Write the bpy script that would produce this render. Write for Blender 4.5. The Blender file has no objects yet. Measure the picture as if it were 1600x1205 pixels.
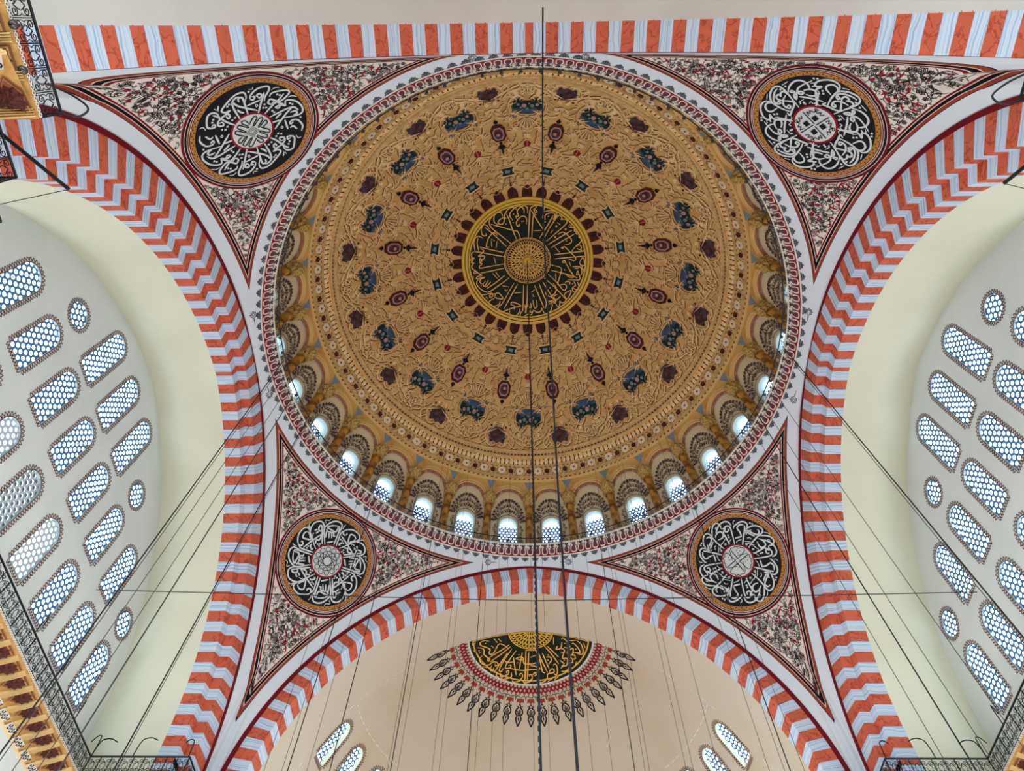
import bpy, math, random
import numpy as np
from mathutils import Matrix, Vector

# ------------------------------------------------------------------ camera, world, lights, exposure
scene = bpy.context.scene
COL = scene.collection
ZC = 1.6                                   # eye height above the carpet
rng = random.Random(7)

def lin(c):
    return tuple((v/255/12.92 if v/255 <= .04045 else ((v/255+.055)/1.055)**2.4) for v in c) + (1.0,)

cam_d = bpy.data.cameras.new('camera'); cam = bpy.data.objects.new('camera', cam_d); COL.objects.link(cam)
_yaw, _pit, _rol = -0.0379, 1.0961, -0.0269
_fw = np.array([math.sin(_yaw)*math.cos(_pit), math.cos(_yaw)*math.cos(_pit), math.sin(_pit)])
_rt = np.array([math.cos(_yaw), -math.sin(_yaw), 0.0]); _dn = np.cross(_fw, _rt)
_r2 = math.cos(_rol)*_rt + math.sin(_rol)*_dn; _d2 = -math.sin(_rol)*_rt + math.cos(_rol)*_dn
cam.matrix_world = Matrix(((_r2[0], -_d2[0], -_fw[0], -0.2927), (_r2[1], -_d2[1], -_fw[1], -14.1917),
                           (_r2[2], -_d2[2], -_fw[2], ZC), (0, 0, 0, 1)))
cam_d.sensor_width = 36; cam_d.sensor_fit = 'HORIZONTAL'; cam_d.lens = 1079.075*36/1600
cam_d.clip_end = 400
scene.camera = cam

world = bpy.data.worlds.new('daylight'); scene.world = world; world.use_nodes = True
world.node_tree.nodes['Background'].inputs[0].default_value = (0.76, 0.92, 1.0, 1)
world.node_tree.nodes['Background'].inputs[1].default_value = 4.2

PANE_GLOW = 3.6
LAMP_W = 640.0
for i in range(16):                        # the great ring of oil-lamp bulbs over the carpet, below the frame
    a = 2*math.pi*i/16
    ld = bpy.data.lights.new('ring_lamp', 'POINT'); ld.energy = LAMP_W; ld.shadow_soft_size = 0.5
    ld.color = (1.0, 0.94, 0.86)
    lo = bpy.data.objects.new('ring_lamp', ld); COL.objects.link(lo)
    lo.location = (9.5*math.cos(a), 9.5*math.sin(a), 4.6)

vs = scene.view_settings
vs.view_transform = 'Standard'; vs.look = 'None'; vs.exposure = 0.4; vs.gamma = 1.0; vs.use_curve_mapping = False
scene.cycles.max_bounces = 6; scene.cycles.diffuse_bounces = 3

# ------------------------------------------------------------------ dimensions (metres; dome axis at x=y=0)
R, H1 = 13.25, 31.45+ZC                    # cornice ring
RD, ZD = 14.3, 32.4+ZC                     # dome sphere
AX, AYF, AYB = 13.82, 13.75, 13.42         # planes of the arch faces: sides, front, back
YO = 0.2
SE, SZ, SR = 0.90, 17.5+ZC, 14.0           # side arches: pointed-arc offset, springing, radius
FE, FZ, FR = 1.184, 16.61+ZC, 14.66        # front arch
BE, BZ, BR = 1.17, 16.41+ZC, 14.49         # back arch
SD, FD = 2.0, 1.08                         # depth of voussoirs from the red moulding to the soffit
XS1, XS2, XV, XW = 13.82, 14.25, 15.05, 18.2
YF, YC, YB = 14.84, 17.83, 14.5            # end of front soffit, axis of the semi-dome, end of back soffit
ZP = 17.0+ZC; RS = math.hypot(R, H1-ZP)    # pendentive sphere

# ------------------------------------------------------------------ helpers
def setp(o, label=None, cat=None, group=None, kind=None):
    if label: o['label'] = label
    if cat: o['category'] = cat
    if group: o['group'] = group
    if kind: o['kind'] = kind
    return o

def empty(name, loc=(0, 0, 0), parent=None):
    o = bpy.data.objects.new(name, None); COL.objects.link(o); o.location = loc
    o.empty_display_size = 0.3
    if parent: o.parent = parent
    return o

def mesh(name, V, F, mats, mi=None, smooth=False):
    me = bpy.data.meshes.new(name)
    me.from_pydata([tuple(map(float, v)) for v in V], [], [tuple(int(i) for i in f) for f in F])
    for m in (mats if isinstance(mats, (list, tuple)) else [mats]): me.materials.append(m)
    if mi is not None: me.polygons.foreach_set('material_index', [int(i) for i in mi])
    if smooth: me.polygons.foreach_set('use_smooth', [True]*len(me.polygons))
    me.update(); return me

def obj(name, me, parent=None, loc=None, rot=None):
    o = bpy.data.objects.new(name, me); COL.objects.link(o)
    if parent: o.parent = parent
    if loc is not None: o.location = loc
    if rot is not None: o.rotation_euler = rot
    return o

class MB:
    """collects pieces of one mesh"""
    def __init__(s): s.V = []; s.F = []; s.M = []; s.n = 0
    def add(s, V, F, m=0):
        V = np.asarray(V, float).reshape(-1, 3)
        s.V.append(V); s.F += [tuple(int(i)+s.n for i in f) for f in F]; s.M += [m]*len(F); s.n += len(V)
        return s
    def box(s, x0, x1, y0, y1, z0, z1, m=0):
        V = [(x, y, z) for z in (z0, z1) for y in (y0, y1) for x in (x0, x1)]
        return s.add(V, [(0, 2, 3, 1), (4, 5, 7, 6), (0, 1, 5, 4), (2, 6, 7, 3), (0, 4, 6, 2), (1, 3, 7, 5)], m)
    def tube(s, P, r, n=5, m=0, closed=False, cap=True):
        P = np.asarray(P, float); k = len(P)
        T = np.gradient(P, axis=0) if not closed else np.roll(P, -1, 0)-np.roll(P, 1, 0)
        T /= np.linalg.norm(T, axis=1)[:, None]+1e-12
        up = np.array([0, 0, 1.]) if abs(T[:, 2]).mean() < .8 else np.array([1., 0, 0])
        A = np.cross(T, up); A /= np.linalg.norm(A, axis=1)[:, None]+1e-9
        B = np.cross(T, A)
        rr = np.broadcast_to(np.asarray(r, float), (k,))
        V = []
        for j in range(n):
            t = 2*math.pi*(j+.5)/n
            V.append(P+rr[:, None]*(A*math.cos(t)+B*math.sin(t)))
        V = np.stack(V, 1).reshape(-1, 3); F = []
        for i in range(k if closed else k-1):
            i2 = (i+1) % k
            for j in range(n):
                F.append((i*n+j, i*n+(j+1) % n, i2*n+(j+1) % n, i2*n+j))
        if cap and not closed: F += [tuple(range(n))[::-1], tuple((k-1)*n+j for j in range(n))]
        return s.add(V, F, m)
    def lathe(s, prof, n=128, m=0, a0=0., a1=2*math.pi, ms=None):
        full = abs(a1-a0-2*math.pi) < 1e-6
        k = n if full else n+1
        A = a0+(a1-a0)*np.arange(k)/n; prof = np.asarray(prof, float); q = len(prof)
        V = np.stack([np.outer(np.sin(A), prof[:, 0]), np.outer(np.cos(A), prof[:, 0]), np.broadcast_to(prof[:, 1], (k, q))], -1).reshape(-1, 3)
        b = s.n; s.V.append(V); s.n += len(V)
        for i in range(n):
            i2 = (i+1) % k
            for j in range(q-1):
                s.F.append((b+i*q+j, b+i2*q+j, b+i2*q+j+1, b+i*q+j+1)); s.M.append(m if ms is None else ms[j])
        return s
    def make(s, name, mats, parent=None, smooth=False, link=True):
        me = mesh(name, np.concatenate(s.V) if s.V else np.zeros((0, 3)), s.F, mats, s.M, smooth)
        return obj(name, me, parent) if link else me

def cr(P, n=6, closed=False):
    """Catmull-Rom through 2-D or 3-D points"""
    P = np.asarray(P, float)
    if len(P) < 3 and not closed: 
        t = np.linspace(0, 1, n+1)[:, None]; return P[0]*(1-t)+P[-1]*t
    if closed: Q = np.vstack([P[-1], P, P[0], P[1]]); m = len(P)
    else: Q = np.vstack([2*P[0]-P[1], P, 2*P[-1]-P[-2]]); m = len(P)-1
    out = []
    for i in range(m):
        a, b, c, d = Q[i:i+4]
        for t in np.arange(n)/n:
            out.append(.5*((2*b)+(c-a)*t+(2*a-5*b+4*c-d)*t*t+(3*b-a-3*c+d)*t**3))
    if not closed: out.append(P[-1])
    return np.array(out)

def ribbon(P, w, closed=False, taper=0.):
    """flat strip about a 2-D polyline -> verts, faces"""
    P = np.asarray(P, float); k = len(P)
    T = (np.roll(P, -1, 0)-np.roll(P, 1, 0)) if closed else np.gradient(P, axis=0)
    T /= np.linalg.norm(T, axis=1)[:, None]+1e-12
    N = np.stack([-T[:, 1], T[:, 0]], -1); ww = np.full(k, w/2.) if np.isscalar(w) else np.asarray(w)/2.
    if taper and not closed:
        t = np.linspace(0, 1, k); ww = ww*(1-taper*np.clip(1-np.minimum(t, 1-t)*6, 0, 1))
    V = np.vstack([P+N*ww[:, None], P-N*ww[:, None]])
    F = [(i, k+i, k+(i+1) % k, (i+1) % k) for i in range(k if closed else k-1)]
    return V, F

def ridge(P, w, h):
    """strip with a raised middle -> 3 rows of (x, y, height)"""
    P = np.asarray(P, float); k = len(P)
    T = np.gradient(P, axis=0); T /= np.linalg.norm(T, axis=1)[:, None]+1e-12
    N = np.stack([-T[:, 1], T[:, 0]], -1); t = np.linspace(0, 1, k)
    tp = np.clip(np.minimum(t, 1-t)*5+.35, 0, 1)[:, None]
    Z = np.zeros((k, 1))
    V = np.vstack([np.hstack([P+N*w/2*tp, Z]), np.hstack([P, Z+h*tp]), np.hstack([P-N*w/2*tp, Z])])
    F = []
    for i in range(k-1):
        F += [(i, k+i, k+i+1, i+1), (k+i, 2*k+i, 2*k+i+1, k+i+1)]
    return V, F

def star(poly, c, angs):
    """points of a star-shaped polygon seen from c under the given angles"""
    poly = np.asarray(poly, float)-c; out = []
    A = poly; B = np.roll(poly, -1, 0)
    for a in angs:
        d = np.array([math.cos(a), math.sin(a)]); best = None
        den = d[0]*(B-A)[:, 1]-d[1]*(B-A)[:, 0]
        with np.errstate(divide='ignore', invalid='ignore'):
            t = (A[:, 0]*(B-A)[:, 1]-A[:, 1]*(B-A)[:, 0])/den
            u = (A[:, 0]*d[1]-A[:, 1]*d[0])/den
        ok = (t > 0) & (u >= -1e-9) & (u <= 1+1e-9) & np.isfinite(t)
        out.append(c+d*(t[ok].max() if ok.any() else 0))
    return np.array(out)

def ring_fill(inner, outer, c, n=40):
    """quads between two star-shaped outlines about c; keeps all corners"""
    ang = list(np.linspace(0, 2*math.pi, n, endpoint=False))
    for p in list(outer)+(list(inner) if len(inner) <= 8 else []): ang.append(math.atan2(p[1]-c[1], p[0]-c[0]) % (2*math.pi))
    ang = sorted(set(round(a, 6) for a in ang))
    I = star(inner, np.asarray(c, float), ang); O = star(outer, np.asarray(c, float), ang); k = len(ang)
    return np.vstack([I, O]), [(i, k+i, k+(i+1) % k, (i+1) % k) for i in range(k)], I

def arch_poly(w, h, n=14):
    """round-headed opening: foot at y=0, half width w, total height h"""
    s = h-w
    return np.array([(-w, 0), (w, 0)]+[(w*math.cos(t), s+w*math.sin(t)) for t in np.linspace(0, math.pi, n)])

def circ_poly(r, n=24, c=(0, 0)):
    return np.array([(c[0]+r*math.cos(t), c[1]+r*math.sin(t)) for t in np.linspace(0, 2*math.pi, n, endpoint=False)])

def copy_tree(o, parent=None, rz=None):
    c = o.copy(); COL.objects.link(c); c.parent = parent
    if rz is not None: c.rotation_euler.z = rz
    for ch in o.children: copy_tree(ch, c)
    return c

# ------------------------------------------------------------------ materials
def mat(name, rgb, rough=.8, spec=.2, noise=None, bump=None, metal=0., emit=None, alpha=None):
    """noise=(rgb2, scale, lo, hi[, stretch]) mottles the colour; bump=(scale, strength)"""
    m = bpy.data.materials.new(name); m.use_nodes = True; nt = m.node_tree; b = nt.nodes['Principled BSDF']
    b.inputs['Base Color'].default_value = lin(rgb); b.inputs['Roughness'].default_value = rough
    b.inputs['Specular IOR Level'].default_value = spec; b.inputs['Metallic'].default_value = metal
    tc = None
    def coord(sc):
        nonlocal tc
        if tc is None: tc = nt.nodes.new('ShaderNodeTexCoord')
        mp = nt.nodes.new('ShaderNodeMapping'); mp.inputs['Scale'].default_value = sc
        nt.links.new(tc.outputs['Object'], mp.inputs[0]); return mp.outputs[0]
    if noise:
        c2, sc, lo, hi = noise[:4]; st = noise[4] if len(noise) > 4 else (1, 1, 1)
        n = nt.nodes.new('ShaderNodeTexNoise'); n.inputs['Scale'].default_value = sc; n.inputs['Detail'].default_value = 5
        n.inputs['Roughness'].default_value = .6
        nt.links.new(coord(st), n.inputs['Vector'])
        r = nt.nodes.new('ShaderNodeValToRGB'); r.color_ramp.elements[0].position = lo; r.color_ramp.elements[1].position = hi
        r.color_ramp.elements[0].color = lin(rgb); r.color_ramp.elements[1].color = lin(c2)
        nt.links.new(n.outputs['Fac'], r.inputs[0]); nt.links.new(r.outputs[0], b.inputs['Base Color'])
    if bump:
        n = nt.nodes.new('ShaderNodeTexNoise'); n.inputs['Scale'].default_value = bump[0]; n.inputs['Detail'].default_value = 4
        nt.links.new(coord((1, 1, 1)), n.inputs['Vector'])
        bp = nt.nodes.new('ShaderNodeBump'); bp.inputs['Strength'].default_value = bump[1]; bp.inputs['Distance'].default_value = .1
        nt.links.new(n.outputs['Fac'], bp.inputs['Height']); nt.links.new(bp.outputs[0], b.inputs['Normal'])
    if emit:
        b.inputs['Emission Color'].default_value = lin(emit[0]); b.inputs['Emission Strength'].default_value = emit[1]
    return m

M = dict(
 cream = mat('cream_plaster', (222, 224, 204), .9, .1, ((216, 217, 196), .35, .4, .7)),
 wall = mat('pale_grey_plaster', (210, 216, 214), .9, .1, ((202, 209, 207), .4, .4, .7)),
 semi = mat('beige_plaster', (208, 197, 180), .9, .1, ((202, 186, 160), .22, .5, .75)),
 semib = mat('grey_beige_plaster', (206, 204, 198), .9, .1, ((198, 195, 189), .3, .4, .7)),
 white = mat('white_plaster', (214, 222, 228), .9, .1, ((203, 213, 222), .8, .4, .7)),
 vred = mat('red_stone', (200, 96, 70), .7, .2, ((146, 56, 40), 2.6, .52, .72)),
 vwht = mat('grey_white_marble', (204, 216, 234), .6, .25, ((146, 168, 200), 1.1, .5, .72, (1, 3, 3))),
 dred = mat('dark_red_paint', (112, 22, 34), .8, .1),
 crim = mat('crimson_paint', (142, 30, 46), .85, .1),
 rust = mat('rust_paint', (150, 66, 50), .85, .1),
 black = mat('black_paint', (16, 18, 24), .7, .2),
 ink = mat('ink_paint', (46, 40, 44), .85, .1),
 pale = mat('pale_paint', (220, 216, 208), .85, .1),
 letter = mat('white_lettering', (206, 212, 212), .7, .2),
 gold = mat('gold_plaster', (222, 178, 112), .6, .3, ((194, 148, 84), .9, .4, .68), (5, .15)),
 goldL = mat('gold_relief', (248, 220, 168), .5, .35, ((238, 202, 142), 3., .4, .7)),  # paler than the dome ground, painting in the light on the relief
 goldF = mat('frieze_gilding', (216, 178, 118), .55, .3, ((186, 146, 90), 2.4, .4, .68)),
 goldB = mat('bright_gold_paint', (228, 184, 62), .45, .5),
 goldO = mat('orange_gold_lettering', (246, 192, 92), .5, .4),
 ochre = mat('ochre_plaster', (214, 168, 94), .75, .2, ((186, 136, 66), 1.2, .4, .7)),
 ochreL = mat('light_ochre_moulding', (224, 186, 122), .7, .2),
 bay = mat('bay_plaster', (214, 196, 158), .9, .1),
 colm = mat('honey_marble', (186, 132, 50), .35, .5, ((104, 62, 26), 2.2, .44, .6)),
 capm = mat('gilded_capital', (196, 160, 84), .5, .4, ((120, 92, 42), 14, .45, .6)),
 rosy = mat('rosy_marble', (178, 120, 96), .6, .3, ((128, 78, 66), 4, .45, .65)),
 slate = mat('slate_blue_inlay', (122, 138, 142), .6, .3),
 brown = mat('brown_paint', (92, 44, 34), .8, .15, ((62, 26, 24), 4, .45, .6)),
 purple = mat('purple_brown_paint', (92, 70, 74), .8, .15, ((58, 42, 50), 3.5, .42, .62)),
 blue = mat('blue_paint', (74, 96, 122), .8, .15, ((46, 60, 82), 2.2, .4, .65)),
 dgreen = mat('dark_green_paint', (26, 42, 40), .8, .15, ((54, 74, 70), 9, .5, .62)),
 pinkp = mat('dusty_pink_paint', (186, 146, 146), .85, .1),
 medal = mat('black_green_enamel', (14, 30, 26), .6, .25),
 chain = mat('ochre_chain_paint', (178, 122, 56), .7, .25),
 teal = mat('pale_teal_plaster', (206, 224, 222), .85, .1),
 lattice = mat('backlit_blue_lattice', (70, 122, 172), .7, .2),  # blue glare of the backlight is painted into the lattice colour
 latpale = mat('unlit_pale_lattice', (176, 190, 196), .7, .2),  # same lattice in its unlit tone, for the dim and dark windows
 wframe = mat('grey_window_frame', (166, 176, 180), .8, .1),
 iron = mat('black_iron', (14, 16, 22), .5, .4),
 cable = mat('dark_cable', (26, 28, 36), .6, .3),
 wire = mat('grey_wire', (70, 68, 66), .6, .3),
 grey = mat('grey_fleuron_paint', (112, 120, 132), .85, .1),
 muq = mat('gilded_wood', (206, 166, 98), .5, .4, ((168, 120, 60), 3, .4, .7)),
 muqL = mat('light_gilding', (230, 200, 140), .45, .5),
 mbrown = mat('red_brown_panel', (136, 84, 62), .7, .2),
 carve = mat('dark_carved_rosette', (88, 40, 34), .7, .2, ((50, 22, 20), 16, .45, .6)),
 stone = mat('grey_blue_stone', (112, 126, 134), .8, .2, ((86, 98, 106), .8, .4, .7)),
 carpet = mat('red_carpet', (104, 76, 68), .95, .05, ((88, 64, 58), .6, .4, .6)),
 umber = mat('umber_paint', (116, 76, 40), .8, .15),  # painted shadows beside the gilt ridges, and the stud centres
 globe = mat('smoked_glass_globe', (62, 54, 50), .15, .6),
 dash = mat('dark_dash', (58, 16, 22), .8, .1),
)
def marble(m, rgb, rgb2, scale, lo, hi):
    """streaks that run along each stone: 1-D noise over the 'streak' attribute"""
    nt = m.node_tree; b = nt.nodes['Principled BSDF']
    at = nt.nodes.new('ShaderNodeAttribute'); at.attribute_name = 'streak'
    tc = nt.nodes.new('ShaderNodeTexCoord'); wob = nt.nodes.new('ShaderNodeTexNoise'); wob.inputs['Scale'].default_value = .9
    nt.links.new(tc.outputs['Object'], wob.inputs['Vector'])
    ma = nt.nodes.new('ShaderNodeMath'); ma.operation = 'MULTIPLY_ADD'; ma.inputs[1].default_value = .35
    nt.links.new(wob.outputs['Fac'], ma.inputs[0]); nt.links.new(at.outputs['Fac'], ma.inputs[2])
    n = nt.nodes.new('ShaderNodeTexNoise'); n.noise_dimensions = '1D'; n.inputs['Scale'].default_value = scale; n.inputs['Detail'].default_value = 3
    nt.links.new(ma.outputs[0], n.inputs['W'])
    r = nt.nodes.new('ShaderNodeValToRGB'); r.color_ramp.elements[0].position = lo; r.color_ramp.elements[1].position = hi
    r.color_ramp.elements[0].color = lin(rgb); r.color_ramp.elements[1].color = lin(rgb2)
    nt.links.new(n.outputs['Fac'], r.inputs[0]); nt.links.new(r.outputs[0], b.inputs['Base Color'])
def veins(m, rgb, rgb2, scale):
    """thin dark cracks"""
    nt = m.node_tree; b = nt.nodes['Principled BSDF']; tc = nt.nodes.new('ShaderNodeTexCoord')
    n = nt.nodes.new('ShaderNodeTexNoise'); n.inputs['Scale'].default_value = scale; n.inputs['Detail'].default_value = 3; n.inputs['Distortion'].default_value = .6
    nt.links.new(tc.outputs['Object'], n.inputs['Vector'])
    r = nt.nodes.new('ShaderNodeValToRGB'); e = r.color_ramp.elements
    e[0].position = .2; e[0].color = lin(tuple(int(v*.92) for v in rgb)); e[1].position = .8; e[1].color = lin(tuple(min(255, int(v*1.06)) for v in rgb))
    for p, c in ((.47, rgb), (.5, rgb2), (.53, rgb)): q = e.new(p); q.color = lin(c)
    nt.links.new(n.outputs['Fac'], r.inputs[0]); nt.links.new(r.outputs[0], b.inputs['Base Color'])
marble(M['vwht'], (204, 220, 237), (160, 186, 214), 12., .46, .64)
veins(M['vred'], (204, 100, 74), (162, 66, 48), 1.9)
def glow(name, rgb, s):
    return mat(name, (225, 232, 240), .3, .4, emit=(rgb, s))
M['pane'] = glow('daylit_glass', (222, 242, 250), PANE_GLOW)
M['pane_drum'] = glow('daylit_drum_glass', (214, 226, 255), PANE_GLOW*.55)
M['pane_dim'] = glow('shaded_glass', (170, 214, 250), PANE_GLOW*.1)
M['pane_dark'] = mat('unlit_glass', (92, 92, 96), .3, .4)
# corner finials of the pendentives: local position and heading
FIN = {'front_left': [(-.05, -6.63, 1.56), (8.68, 5.13, -2.61), (-8.88, 5.31, -.54)], 'front_right': [(0, -6.53, 1.57), (-8.92, 5.29, -.54), (8.47, 4.92, -2.61)],
       'back_left': [(9.02, 5.39, -2.6), (-8.73, 5.43, -.56)], 'back_right': [(-9.11, 5.47, -.54), (8.69, 5.47, -2.58)]}
# roundel centres on the pendentives and scale of their lettering
MC = {'front_left': ((.11, -.02), .885), 'front_right': ((-.06, -.1), .855), 'back_left': ((.19, .33), .86), 'back_right': ((-.3, .2), .82)}
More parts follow.
